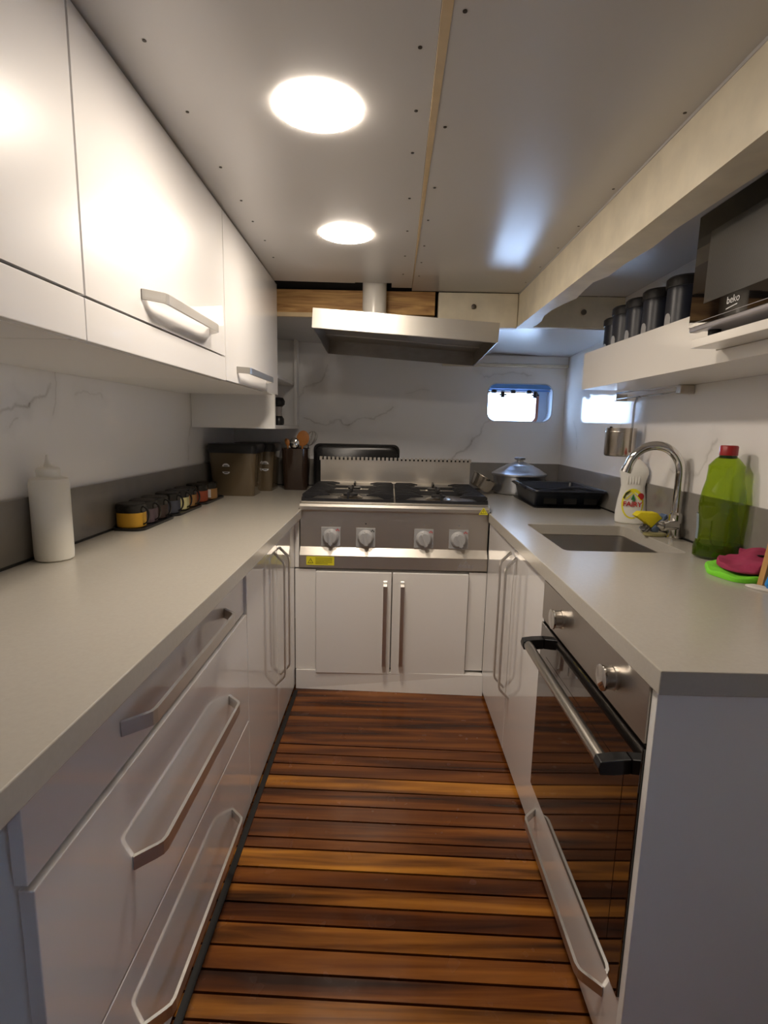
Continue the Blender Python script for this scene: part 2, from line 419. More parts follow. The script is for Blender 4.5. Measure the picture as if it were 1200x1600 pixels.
# left panel, with a notch round the duct
xs = .063
def zl(x, y):  # left panel drops a little towards the far end
    t = (max(0, -.26-x)/.3)**1.2; k = max(0, min(1, (2.45-y)/1.5)); return 1.80+t*.045*k
def xe(y): return .0595+.0147*(y-.8)
NX, NY = 14, 24
g1 = bmesh.new(); V1 = []
for jy in range(NY+1):
    y = REAR+(2.335-REAR)*jy/NY; V1.append([g1.verts.new((-.95+(xe(y)+.95)*ix/NX, y, zl(-.95+(xe(y)+.95)*ix/NX, y))) for ix in range(NX+1)])
for jy in range(NY):
    for ix in range(NX): g1.faces.new((V1[jy][ix], V1[jy+1][ix], V1[jy+1][ix+1], V1[jy][ix+1]))
ceil.merge(g1)
for (x0, x1, x2, y1) in ((-.95, -.16, -.16, 2.345), (-.005, xe(2.335), xe(2.40), 2.405)):
    ceil.hexa([(x0, 2.335, zl(x0, 2.335)), (x1, 2.335, zl(x1, 2.335)), (x2, y1, zl(x2, y1)), (x0, y1, zl(x0, y1))],
              [(x0, 2.335, 1.812), (x1, 2.335, 1.812), (x2, y1, 1.812), (x0, y1, 1.812)])
ceil = struct(ceil.build('ceiling', 'panel', None, 20))
ceilr = MB(); ceilr.hexa([(.0672, REAR, 1.80), (.56, REAR, 1.80), (.56, 2.4545, 1.799), (.0849, 2.4545, 1.80)], [(.0672, REAR, 1.81), (.56, REAR, 1.81), (.56, 2.4545, 1.809), (.0849, 2.4545, 1.81)])
ceilr = struct(ceilr.build('ceiling', 'panel'))
side = MB().box(.56, 1.045, REAR, 2.458, 1.793, 1.803); side = struct(side.build('ceiling', 'panel'))
lowc = MB(); slab(lowc, [(-.945, 2.47, 1.70), (0, 2.47, 1.675), (0, 3.2, 1.662), (-.945, 3.2, 1.70)]); slab(lowc, [(0, 2.47, 1.675), (1.045, 2.47, 1.650), (1.045, 3.2, 1.622), (0, 3.2, 1.662)])
lowc = struct(lowc.build('ceiling', 'panel'))
roof = struct(MB().box(-1.0, 1.1, REAR-.05, 3.25, 1.875, 1.90).build('ceiling', 'blackgap'))   # deck above the lining
bx = lambda y: (xe(y)+.0012, .0775+.0043*(y-.8))
batten = MB(); batten.hexa([(bx(REAR)[0], REAR, 1.7985), (bx(REAR)[1], REAR, 1.7985), (bx(2.41)[1], 2.41, 1.7985), (bx(2.41)[0], 2.405, 1.7985)], [(bx(REAR)[0], REAR, 1.809), (bx(REAR)[1], REAR, 1.809), (bx(2.41)[1], 2.41, 1.809), (bx(2.41)[0], 2.405, 1.809)])
struct(batten.build('trim_1', 'battenwood'))
# screws in the lining
scr0 = MB().lathe([(.0035, -.0010), (.0035, 0)], n=12).build('screw', 'screw', ceil, local=True)
scr0.data.name = 'screw'
pl = [(-.418, .972), (-.421, 1.166), (-.425, 1.388), (-.426, 1.571), (-.431, 1.716), (-.431, 1.873), (-.44, 2.043), (.035, .945), (.037, 1.115), (.037, 1.271), (.039, 1.504), (.041, 1.738), (.041, 1.977), (.04, 2.2)]
prr = [(.096, .87), (.098, 1.168), (.100, 1.439), (.099, 1.65), (.102, 1.869), (.103, 2.047), (.104, 2.22), (.545, .8), (.545, 1.106), (.545, 1.427), (.545, 1.672), (.545, 1.862), (.545, 2.07), (.545, 2.281)]
first = True
for host, L in ((ceil, pl), (ceilr, prr)):
    for (x, y) in L:
        o = scr0 if first else scr0.copy()
        if not first: COL.objects.link(o)
        first = False
        o.parent = host; z = zl(x, y) if host is ceil else 1.80
        o.location = Vector((x, y, z-.0002))-Vector(ORG[host.name])

# walls
struct(MB().box(WL-.02, WL, REAR, WB+.02, -.06, 1.876).build('wall_left', 'marble_left'))
# right wall, with an unseen port added aft of the camera for fill daylight
m = MB(); ay0, ay1, az0, az1 = -.92, -.62, .46, .68
m.box(WR, WR+.02, ay1, WB+.02, -.06, 1.876).box(WR, WR+.02, REAR, ay0, -.06, 1.876).box(WR, WR+.02, ay0, ay1, -.06, az0).box(WR, WR+.02, ay0, ay1, az1, 1.876)
struct(m.build('wall_right', 'marble_right'))
m = MB()
for a_ in ((ay0, ay0+.015, az0, az1), (ay1-.015, ay1, az0, az1), (ay0, ay1, az0, az0+.015), (ay0, ay1, az1-.015, az1)): m.box(WR-.004, WR+.03, *a_)
struct(m.build('fill_port', 'rim'))
struct(MB().box(-1.0, 1.1, REAR-.06, REAR, -.06, 1.90).build('wall_rear', 'plainwall'))
# far wall with the port cut through
wx0, wx1, wz0, wz1, wr = .575, .965, 1.248, 1.474, .055
wf = bmesh.new()
hole = MB().rrect(wx0, wx1, wz0, wz1, wr, 6)
X0, X1, Z0, Z1 = WL-.02, WR+.02, -.06, 1.876
RL = []
for y in (WB, WB+.02):
    hv = [wf.verts.new((p[0], y, p[1])) for p in hole]; ov = [wf.verts.new((x, y, z)) for x, z in ((X0, Z0), (X1, Z0), (X1, Z1), (X0, Z1))]
    es = [wf.edges.new((l[i], l[(i+1) % len(l)])) for l in (hv, ov) for i in range(len(l))]
    bmesh.ops.triangle_fill(wf, edges=es, use_beauty=True); RL.append((hv, ov))
for a_, b_ in zip(*RL):
    for i in range(len(a_)): wf.faces.new((a_[i], a_[(i+1) % len(a_)], b_[(i+1) % len(a_)], b_[i]))
bmesh.ops.recalc_face_normals(wf, faces=wf.faces[:])
mw = MB(); mw.bm.free(); mw.bm = wf
struct(mw.build('wall_far', 'marble_far'))
# port window
def ring(m, outer_, inner_, y0, y1):
    lo = [(p[0], y0, p[1]) for p in outer_]; 
    t = bmesh.new(); k = len(outer_)
    V = [[t.verts.new((p[0], y, p[1])) for p in q] for q, y in ((outer_, y0), (inner_, y0), (inner_, y1), (outer_, y1))]
    for a in range(4):
        P, Q = V[a], V[(a+1) % 4]
        for i in range(k): t.faces.new((P[i], P[(i+1) % k], Q[(i+1) % k], Q[i]))
    bmesh.ops.recalc_face_normals(t, faces=t.faces[:]); m.merge(t)
R = MB().rrect
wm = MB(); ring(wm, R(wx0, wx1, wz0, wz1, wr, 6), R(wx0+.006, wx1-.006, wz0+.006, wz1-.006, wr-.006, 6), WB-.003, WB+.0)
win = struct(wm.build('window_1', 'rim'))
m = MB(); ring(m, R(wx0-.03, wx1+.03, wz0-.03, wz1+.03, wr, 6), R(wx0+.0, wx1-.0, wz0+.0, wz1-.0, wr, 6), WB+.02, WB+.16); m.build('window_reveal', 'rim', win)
MB().box(wx0-.02, wx1+.02, WB+.022, WB+.15, wz1-.030, wz1-.002).build('window_head', 'bluelit', win)
m = MB(); ring(m, R(wx0-.01, wx1-.055, wz0-.01, wz1-.03, .045, 6), R(wx0+.008, wx1-.072, wz0+.004, wz1-.048, .035, 6), WB+.10, WB+.118); m.build('window_frame', 'brownrubber', win)
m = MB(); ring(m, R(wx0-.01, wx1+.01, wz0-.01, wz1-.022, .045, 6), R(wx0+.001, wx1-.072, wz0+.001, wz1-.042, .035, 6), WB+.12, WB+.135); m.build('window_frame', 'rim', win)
MB().box(wx0-.025, wx1+.025, WB+.125, WB+.128, wz0-.02, wz1+.02).build('window_pane', 'paneglass', win)
MB().box(wx0-.01, wx1-.0, WB+.055, WB+.07, wz1-.042, wz1-.034).build('hinge_bar', 'bluelit', win)
for hx in (.625, .74, .835):
    MB().lathe([(.016, -.012), (.018, 0), (.010, .01)], (hx, WB+.055, wz1-.044), 14).build('hinge_knob', 'blackp', win, True)
for hx, sgn in ((.68, 1), (.875, -1)):
    MB().box(hx-.02, hx+.025, WB+.06, WB+.075, wz1-.068, wz1-.058, .003).lathe([(.012, -.018), (.012, .018)], (hx, WB+.065, wz1-.062), 12).build('latch', 'blackp', win)
# beams and trims
b1 = MB().box(-.93, .19, 2.46, 2.56, 1.70, 1.798); struct(b1.build('trim_2', 'timber'))
struct(MB().box(-.93, -.2, 2.455, 2.47, 1.682, 1.700).build('trim_3', 'battenwood'))
struct(MB().box(-.93, .2, 2.50, 2.60, 1.70, 1.86).build('trim_4', 'blackgap'))
t5 = struct(MB().box(.205, .559, 2.455, 2.50, 1.650, 1.797, .002).build('trim_5', 'paint'))
MB().lathe([(.011, 0), (.011, .004), (.006, .006)], (.362, 2.454, 1.738), 14, rot=Matrix.Rotation(PI/2, 4, 'X')).build('bolt', 'bolt', t5, True)
t6 = struct(MB().box(.56, 1.034, 2.460, 2.50, 1.657, 1.7925, .002).build('trim_6', 'paint'))
MB().lathe([(.012, 0), (.012, .004), (.006, .006)], (.853, 2.459, 1.725), 14, rot=Matrix.Rotation(PI/2, 4, 'X')).build('bolt', 'bolt', t6, True)
# long painted beam with a wavy hewn edge
wav = [(-1.69, .66), (.5, .655), (.7, .640), (.99, .641), (1.09, .637), (1.2, .634), (1.27, .632), (1.39, .640), (1.52, .631), (1.64, .634), (1.71, .615), (1.8, .622), (1.91, .634), (2.0, .618), (2.1, .606), (2.2, .607), (2.3, .626), (2.4, .630), (2.452, .625)]
t = MB(); lo = [(.5605, -1.69)]+[(.5605, 2.452)]
bm_ = bmesh.new(); prev = None
for (y, x) in wav:
    q = [bm_.verts.new(p) for p in ((.561, y, 1.655), (x, y, 1.653), (x+.006, y, 1.672), (x+.012, y, 1.7925), (.561, y, 1.7925))]
    if prev:
        for i in range(5): bm_.faces.new((prev[i], prev[(i+1) % 5], q[(i+1) % 5], q[i]))
    else: bm_.faces.new(q)
    prev = q
bm_.faces.new(prev[::-1]); bmesh.ops.recalc_face_normals(bm_, faces=bm_.faces[:]); t.merge(bm_)
struct(t.build('trim_7', 'paint'))
# timber ledge above the port
struct(MB().box(.30, 1.034, 3.165, 3.189, 1.582, 1.628, .003).build('trim_8', 'plainwall'))
struct(MB().box(.30, 1.034, 3.155, 3.189, 1.564, 1.580, .003).build('trim_9', 'paint'))
# grey upstands
u = struct(MB().box(WL+.001, WL+.011, .12, WB-.001, ZC+.001, 1.003).build('trim_10', 'upstand')); MB().box(WL+.011, WL+.016, .12, WB-.012, ZC+.0005, ZC+.006).build('sealant', 'seal', u)
u = struct(MB().box(WR-.011, WR-.001, .765, WB-.001, ZC+.001, 1.003).build('trim_11', 'upstand')); MB().box(WR-.016, WR-.011, .77, WB-.012, ZC+.0005, ZC+.006).build('sealant', 'seal', u)
u = struct(MB().box(WL+.012, WR-.012, WB-.011, WB-.001, ZC+.001, 1.003).build('trim_12', 'upstand')); MB().box(WL+.02, WR-.02, WB-.016, WB-.011, ZC+.0005, ZC+.006).build('sealant', 'seal', u)
struct(MB().box(-.409, -.392, .3, 2.24, .0008, .004).build('floor_dark_strip', 'seal'))  # black strip added for the dark band along the foot of the left cabinets
# ================================================================= handles
def bow(m, a, b, out, wd, w=.024, proj=.037, th=.0065, chamf=.038):
    """flat bow handle from foot a to foot b, standing off along out"""
    a, b, out = Vector(a), Vector(b), Vector(out)
    d = (b-a).normalized(); L = (b-a).length
    prof = [(0, .0), (.004, .004), (chamf*.72, proj*.76), (chamf*.92, proj*.93), (chamf*1.2, proj)]
    pts = [a+d*u+out*v for u, v in prof]+[a+d*(L-u)+out*v for u, v in prof[::-1]]
    m.band(pts, wd, w, th); return m

# ================================================================= worktops
def slabtop(name, poly, hole, z0, z1, label, cat):
    cu = bmesh.new()
    def lp(p, z): return [cu.verts.new((x, y, z)) for x, y in p]
    A1 = lp(poly, z1); A0 = lp(poly, z0)
    ed = [];
    for top, src in ((A1, None),):
        pass
    def fill(loops):
        es = []
        for l in loops:
            for i in range(len(l)):
                es.append(cu.edges.get((l[i], l[(i+1) % len(l)])) or cu.edges.new((l[i], l[(i+1) % len(l)])))
        bmesh.ops.triangle_fill(cu, edges=es, use_beauty=True)
    if hole:
        H1 = lp(hole, z1); H0 = lp(hole, z0)
        fill([A1, H1]); fill([A0, H0])
        for i in range(len(hole)): cu.faces.new((H1[i], H1[(i+1) % len(hole)], H0[(i+1) % len(hole)], H0[i]))
    else:
        fill([A1]); fill([A0])
    for i in range(len(poly)): cu.faces.new((A1[i], A1[(i+1) % len(poly)], A0[(i+1) % len(poly)], A0[i]))
    bmesh.ops.recalc_face_normals(cu, faces=cu.faces[:])
    m = MB(); m.merge(cu); o = m.build(name, 'quartz')
    md = o.modifiers.new('b', 'BEVEL'); md.width = .002; md.segments = 2; md.limit_method = 'ANGLE'; md.angle_limit = math.radians(50)
    return tag(o, label, cat)
slabtop('worktop', [(WL+.001, .12), (-.372, .12), (-.377, 2.262), (-.392, 2.262), (-.392, 2.90), (.452, 2.90), (.452, WB-.001), (WL+.001, WB-.001)], None, ZC-.04, ZC,
        'long beige grey stone worktop along the left wall, holding the spice jars', 'worktop')
wr_ = slabtop('worktop', [(.425, .76), (WR-.001, .76), (WR-.001, WB-.001), (.4535, WB-.001), (.4535, 2.262), (.442, 2.262)],
        MB().rrect(.545, .922, 1.573, 2.025, .02, 4), ZC-.04, ZC,
        'beige grey stone worktop on the right with the sink cut into it', 'worktop')

# ================================================================= upper left cabinets
UX = -.50
def upper(y0, y1, zd, label, handle=None, fascia=True, ztop0=None):
    t = thing('wall_cabinet', (-.7, (y0+y1)/2, 1.33), label, 'cabinet', 'glossy white wall cabinets on the left')
    zt = min(zl(UX-.02, y0), zl(UX-.02, y1))-.003
    MB().box(WL+.002, UX-.022, y0+.001, y1-.001, 1.332, zt-.004).build('body', 'carcass', t)
    if fascia: MB().box(UX-.021, UX-.001, y0, y1, 1.33, zd-.004, .0012).build('bottom_rail', 'lacquer', t)
    m = MB(); ya, yb = y0+.002, y1-.002
    m.hexa([(UX-.02, ya, zd), (UX, ya, zd), (UX, yb, zd), (UX-.02, yb, zd)],
           [(UX-.02, ya, zl(UX, ya)-.004), (UX, ya, zl(UX, ya)-.004), (UX, yb, zl(UX, yb)-.004), (UX-.02, yb, zl(UX, yb)-.004)])
    d = m.build('door', 'lacquer', t)
    if handle:
        hy0, hy1, hz = handle
        h = bow(MB(), (UX, hy0, hz), (UX, hy1, hz), (1, 0, 0), (0, 0, 1), .02, .034).build('handle', 'satin', d)
    return t
upper(-.3, .892, 1.402, 'near wall cabinet at the top left corner with no handle in view')
upper(.894, 1.634, 1.402, 'middle wall cabinet with the wide glossy door and long bow handle', (1.095, 1.50, 1.452))
upper(1.636, 2.385, 1.332, 'far wall cabinet whose door reaches down to the bottom edge, short handle', (1.75, 2.17, 1.375), fascia=False)
# corner open shelf unit
t = thing('open_shelf_unit', (-.74, 2.86, 1.18), 'white open corner shelf unit hanging past the last wall cabinet, lower than it', 'shelf unit')
MB().box(WL+.002, -.54, 2.5, 2.518, 1.182, 1.69).build('side_panel', 'carcass', t)
MB().box(WL+.002, -.555, 3.145, 3.163, 1.20, 1.69).build('side_panel', 'carcass', t)
MB().box(-.556, -.54, 3.10, 3.163, 1.20, 1.69).build('front_strip', 'carcass', t)
MB().box(WL+.002, -.54, 2.519, 3.163, 1.182, 1.199).build('bottom_panel', 'lacquer', t)
MB().box(WL+.002, -.56, 2.519, 3.144, 1.43, 1.446).build('shelf', 'carcass', t)
MB().box(WL+.002, WL+.01, 2.519, 3.144, 1.2, 1.69).build('back_panel', 'carcass', t)
# grinder in the niche
t = thing('pepper_mill', (-.612, 2.93, 1.1995), 'dark pepper mill peeping out of the open corner shelf', 'pepper mill')
MB().lathe([(.026, 0), (.030, .01), (.030, .035), (.02, .05)], (-.612, 2.93, 1.1995), 20).build('base', 'blackp', t, True)
MB().lathe([(.019, .05), (.017, .07), (.021, .10)], (-.612, 2.93, 1.1995), 20).build('body', simple('clear_grey_mill', (.25, .22, .20), .1, coat=.5), t, True)
MB().lathe([(.022, .10), (.034, .112), (.036, .13), (.026, .148), (0, .152)], (-.612, 2.93, 1.1995), 20).build('lid', 'blackp', t, True)

# ================================================================= lower left
t = thing('drawer_cabinet', (-.67, 1.01, 0), 'glossy white cabinet of three wide drawers under the left worktop', 'cabinet')
MB().box(WL+.002, XL-.021, .552, 1.478, .03, ZC-.041).box(WL+.02, XL-.06, .56, 1.478, 0, .03).build('body', 'carcass', t)
for (z0, z1, hz, y0) in ((.652, .794, .717, .54), (.312, .646, .476, .54), (.018, .306, .14, .54)):
    xf = XL-.007 if z0 > .6 else XL
    d = MB().box(xf-.018 if z0 > .6 else XL-.02, xf, y0, 1.479, z0, z1, .0015).build('drawer', 'lacquer', t)
    bow(MB(), (xf, .765, hz), (xf, 1.297, hz), (1, 0, 0), (0, 0, 1), .025).build('handle', 'satin', d)
t = thing('base_cabinet', (-.67, 1.87, 0), 'glossy white two door cabinet at the far end of the left worktop', 'cabinet')
MB().box(WL+.002, XL-.021, 1.4835, 2.296, .03, ZC-.041).box(WL+.02, XL-.03, 1.4835, 2.25, 0, .03).build('body', 'carcass', t)
MB().box(XL+.001, -.3905, 2.272, 2.289, .575, .797).build('filler_panel', 'lacquer_soft', t)
for (y0, y1, hy, nm) in ((1.4845, 1.903, 1.86, 'near'), (1.907, 2.2695, 1.95, 'far')):
    d = MB().box(XL-.02, XL, y0, y1, .018, .794, .0015).build('door', 'lacquer', t)
    bow(MB(), (XL, hy, .225), (XL, hy, .74), (1, 0, 0), (0, 1, 0), .014, chamf=.04).build('handle', 'satin', d)

# ================================================================= far cabinet under the hob
t = thing('base_cabinet', (.03, 2.4, 0), 'white cabinet below the gas hob with two doors and a plinth', 'cabinet')
MB().box(-.385, .444, 2.29, 2.85, .10, .565).build('body', 'carcass', t)
MB().box(-.408, -.315, 2.270, 2.288, .095, .568, .001).build('filler_panel', 'lacquer_soft', t)
MB().box(.37, .449, 2.270, 2.288, .105, .568, .001).build('filler_panel', 'lacquer_soft', t)
MB().hexa([(-.405, 2.262, .001), (.449, 2.232, .001), (.449, 2.29, .001), (-.405, 2.29, .001)], [(-.405, 2.262, .093), (.449, 2.245, .093), (.449, 2.29, .093), (-.405, 2.29, .093)]).build('plinth', 'lacquer_soft', t)
for (x0, x1, hx) in ((-.312, .0245, -.003), (.0295, .366, .073)):
    d = MB().box(x0, x1, 2.252, 2.27, .086, .563, .0015).build('door', 'lacquer_soft', t)
    bow(MB(), (hx, 2.252, .128), (hx, 2.252, .525), (0, -1, 0), (1, 0, 0), .016, .03, chamf=.012).build('handle', 'satin', d)

# ================================================================= gas hob
t = thing('gas_hob', (.03, 2.55, .575), 'stainless steel commercial gas hob with four grey knobs and black grates', 'gas hob')
hx0, hx1 = -.386, .446
prof = [(2.86, .868), (2.285, .868), (2.272, .863), (2.268, .852), (2.268, .838), (2.283, .828), (2.286, .668), (2.262, .634), (2.262, .5775), (2.86, .5775)]
MB().prism(prof, hx0, hx1, 'x').build('body', 'steel_x', t)
MB().box(hx0+.004, hx1-.004, 2.285, 2.84, .868, .872, .001).build('drip_tray', 'steel_x', t)
MB().box(-.372, .444, 2.87, 2.89, .842, 1.02).box(-.372, .444, 2.845, 2.872, .868, .90).build('splash_guard', 'steel_x', t)
m = MB(); nt_ = 37
for i in range(nt_):
    x = -.37+i*(.812/(nt_-1)); m.box(x-.0066, x+.0066, 2.866, 2.888, 1.018, 1.037)
m.build('vent_slots', 'steel_x', t)
MB().box(-.370, .442, 2.874, 2.8845, 1.0205, 1.030).build('vent_backing', 'blackgap', t)
# knobs
for i, (kx, kz) in enumerate(((-.250, .716), (-.095, .715), (.163, .716), (.317, .716))):
    y = 2.284; kr = Matrix.Rotation(PI/2, 4, 'X')
    p = MB().box(kx-.043, kx+.043, y-.003, y+.003, kz-.043, kz+.043, .001).build('knob_plate', 'plategrey', t)
    k = MB().lathe([(.036, 0), (.036, .006), (.032, .012), (.030, .022), (.026, .026), (0, .027)], (kx, y-.003, kz), 28, rot=kr)
    ang = (-.1, -.15, -.35, -.4)[i]
    g = bmesh.new(); bmesh.ops.create_cube(g, size=1)
    bmesh.ops.scale(g, vec=(.017, .03, .066), verts=g.verts); bmesh.ops.bevel(g, geom=g.edges[:], offset=.005, segments=3, affect='EDGES')
    k.merge(g, Matrix.Translation((kx, y-.030, kz-.001)) @ Matrix.Rotation(ang, 4, 'Y'))
    k.build('knob', 'knobgrey', t, True)
    fm = MB()
    for dx, dz, s in ((.024, .030, .006), (.030, .034, .007), (.036, .030, .006)):
        fm.prism([(kx+dx-s*.5, kz+dz-.004), (kx+dx+s*.5, kz+dz-.004), (kx+dx, kz+dz+s*.7)], y-.0036, y-.003, 'y')
    fm.build('flame_mark', 'red' if i != 1 else 'ink', p)
    MB().lathe([(.0035, 0), (.0035, .001)], (kx, 2.2845, kz+.062), 10, rot=kr).build('burner_mark', 'ink' if i == 1 else 'plategrey', t)
# stickers
st = MB().box(-.356, -.232, 2.2606, 2.262, .590, .629).build('warning_sticker', 'yellow', t)
m = MB()
for i in range(5): m.box(-.315, -.24-(.02 if i == 4 else 0), 2.2600, 2.2606, .622-i*.0065, .6235-i*.0065)
m.build('lettering', 'ink', st)
m = MB(); ring(m, [(-.337-.013, .598), (-.337+.013, .598), (-.337, .621)], [(-.337-.010, .5998), (-.337+.010, .5998), (-.337, .6175)], 2.2600, 2.2606); m.box(-.3375, -.3365, 2.2600, 2.2606, .602, .612)
m.build('warning_triangle', 'ink', st)
st = MB().prism([(.398, .832), (.440, .832), (.419, .864)], 2.2672, 2.268, 'y').build('warning_triangle', 'yellow', t)
m = MB(); ring(m, [(.405, .8365), (.433, .8365), (.419, .858)], [(.4075, .838), (.4305, .838), (.419, .8555)], 2.2666, 2.2672); m.box(.4182, .4198, 2.2666, 2.2672, .842, .851); m.build('lettering', 'ink', st)
text('Atalay', .027, 'mwframe', t, basis((.352, 2.2615, .600), (1, 0, 0), (0, 0, 1)), 'maker_badge', .001)
m = MB(); m.prism([(.344, .612), (.352, .624), (.360, .612), (.356, .612), (.352, .618), (.348, .612)], 2.2605, 2.262, 'y'); m.build('maker_emblem', 'mwframe', t)
# burners
for bx, by in ((-.175, 2.43), (-.175, 2.70), (.235, 2.43), (.235, 2.70)):
    b = MB().lathe([(.055, 0), (.06, .004), (.045, .010), (.036, .014)], (bx, by, .872), 28).build('burner', 'steel_v', t, True)
    MB().lathe([(.034, .014), (.034, .020), (.028, .022), (0, .022)], (bx, by, .872), 28).build('burner_cap', 'iron', b, True)
# grates
for gx0, gx1 in ((-.382, .026), (.034, .442)):
    m = MB(); cx_ = (gx0+gx1)/2
    for y in (2.30, 2.832): m.box(gx0, gx1, y-.006, y+.006, .873, .884)
    for x in (gx0+.006, gx1-.006): m.box(x-.006, x+.006, 2.30, 2.832, .873, .890)
    m.box(gx0, gx1, 2.560, 2.572, .874, .896)
    for c0 in (2.43, 2.70):
        for k in range(5):
            y = c0-.108+k*.054
            ln = .122 if k in (0, 4) else (.105 if k in (1, 3) else .088)
            for s in (-1, 1):
                xe = gx0 if s < 0 else gx1
                x2 = xe-s*ln
                pts = [(xe, .876), (xe, .900), (xe-s*.010, .908), (xe-s*(ln-.035), .908), (x2, .902), (x2, .896), (xe-s*(ln*.55), .893), (xe-s*.03, .876)]
                m.prism(pts, y-.0035, y+.0035, 'y')
        for s in (-1, 1):
            ya = c0+s*.128; yb = c0+s*.05
            m.prism([(ya, .874), (ya, .905), (ya-s*.02, .914), (yb, .909), (yb, .901), (ya-s*.03, .89), (ya-s*.03, .874)], cx_-.004, cx_+.004, 'x')
    m.build('pan_grate', 'iron', t)

# ================================================================= range hood
t = thing('range_hood', (.05, 2.58, 1.56), 'shallow stainless steel hood hanging over the gas hob from a white pipe', 'range hood')
# slightly tilted tray, corners given by the front rim and rear rim
FL, FR, BR_, BL_ = Vector((-.322, 2.20, 1.591)), Vector((.430, 2.205, 1.548)), Vector((.452, 2.955, 1.540)), Vector((-.345, 2.955, 1.590))
upv = Vector((.055, 0, .998)); H = .076
def offs(p, dx, dy, dz=0): return p+Vector((dx, dy, dz))
outb = [FL, FR, BR_, BL_]; outt = [p+upv*H for p in outb]
e = .004
m = MB()
def wallseg(a, b, n):  # thin vertical plate between two lower corners
    nv = Vector(n)*e
    m.hexa([a, b, b+nv, a+nv], [a+upv*H, b+upv*H, b+upv*H+nv, a+upv*H+nv])
wallseg(FL, FR, (0, 1, 0)); hf = m.build('front_panel', 'steel_hood', t)
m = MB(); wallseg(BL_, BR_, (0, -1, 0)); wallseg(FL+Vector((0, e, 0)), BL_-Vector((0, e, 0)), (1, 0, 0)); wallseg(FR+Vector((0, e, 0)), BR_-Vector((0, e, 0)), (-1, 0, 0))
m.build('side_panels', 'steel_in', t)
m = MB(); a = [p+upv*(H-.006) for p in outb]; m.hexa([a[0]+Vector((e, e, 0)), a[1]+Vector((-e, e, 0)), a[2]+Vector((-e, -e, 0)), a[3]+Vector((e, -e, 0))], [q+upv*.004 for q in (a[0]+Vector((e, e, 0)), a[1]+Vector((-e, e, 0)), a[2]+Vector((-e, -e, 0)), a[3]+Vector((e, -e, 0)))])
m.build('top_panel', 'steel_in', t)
m = MB(); wd = Vector((0, .012, 0))
m.tube([FL+Vector((.004, .006, .002)), FR+Vector((-.004, .006, .002))], .004, 8); m.build('rolled_rim', 'steel_hood', t, True)
m = MB(); m.hexa([a[3]+Vector((.01, -.20, -.004)), a[2]+Vector((-.01, -.20, -.004)), a[2]+Vector((-.01, -.19, -.004)), a[3]+Vector((.01, -.19, -.004))],
                 [a[3]+Vector((.01, -.20, 0)), a[2]+Vector((-.01, -.20, 0)), a[2]+Vector((-.01, -.19, 0)), a[3]+Vector((.01, -.19, 0))]); m.build('seam', 'steel_hood', t)
MB().lathe([(.014, -.008), (.014, .0), ], (.06, 2.62, 1.633), 16).build('screw_boss', 'steel_in', t, True)
MB().lathe([(.052, 1.655), (.052, 1.858)], (-.078, 2.398, 0), 36).build('duct_pipe', 'pipe', t, True)

# ================================================================= lower right
t = thing('base_cabinet', (.75, 1.82, 0), 'glossy white two door cabinet under the sink on the right', 'cabinet')
MB().box(XR+.022, .53, 1.42, 2.28, .03, ZC-.041).box(.93, WR-.002, 1.42, 2.28, .03, ZC-.041).box(.53, .93, 1.42, 2.28, .03, .6).box(XR+.05, WR-.02, 1.42, 2.2, 0, .03).build('body', 'carcass', t)
for (y0, y1, hy) in ((1.397, 1.806, 1.765), (1.810, 2.2695, 1.852)):
    d = MB().box(XR, XR+.02, y0, y1, .018, .794, .0015).build('door', 'lacquer', t)
    bow(MB(), (XR, hy, .245), (XR, hy, .765), (-1, 0, 0), (0, 1, 0), .014, chamf=.04).build('handle', 'satin', d)
OX = .44
t = MB().box(OX-.002, WR-.002, .785, .8025, .002, .797, .001).build('end_panel', 'carcass'); tag(t, 'large white end panel closing off the near end of the right worktop', 'panel')
t = thing('drawer_cabinet', (.74, 1.1, 0), 'low white cabinet with a single drawer below the oven', 'cabinet')
MB().box(OX+.02, WR-.002, .8045, 1.392, .03, .184).box(OX+.06, WR-.02, .8045, 1.376, 0, .03).build('body', 'carcass', t)
d = MB().box(OX, OX+.019, .8045, 1.392, .012, .183, .0015).build('drawer', 'lacquer', t)
bow(MB(), (OX, .865, .125), (OX, 1.35, .125), (-1, 0, 0), (0, 0, 1), .022).build('handle', 'satin', d)
t = thing('built_in_oven', (.72, 1.1, .186), 'black glass oven with steel control panel, two knobs and a bar handle', 'oven')
MB().box(OX+.021, .98, .808, 1.373, .19, .79).build('body', 'steel_in', t)
MB().box(OX-.006, OX+.02, .8045, 1.392, .690, .797, .001).build('control_panel', 'steel_y', t)
dr = MB().box(OX-.006, OX+.02, .8045, 1.392, .187, .680, .002).build('oven_door', 'glassblk', t)
MB().box(OX-.0066, OX-.006, .86, 1.335, .25, .60).build('window_border', simple('dark_glass_print', (.012, .010, .009), .06, coat=1.), dr)
MB().box(OX-.0005, OX+.018, .8045, 1.392, .6815, .6885).build('door_gap', 'blackgap', t)
m = MB().tube([(OX-.048, .835, .622), (OX-.048, 1.385, .622)], .0125, 16)
hd = m.build('door_handle', 'steel_y', dr, True)
for y0 in (.838, 1.352):
    MB().prism([(OX-.006, .612), (OX-.006, .640), (OX-.034, .638), (OX-.060, .634), (OX-.0635, .622), (OX-.060, .609), (OX-.034, .609)], y0-.004 if y0 < 1 else y0+.006, y0+.022 if y0 < 1 else y0+.034, 'y', .002).build('handle_bracket', 'blackp', hd)
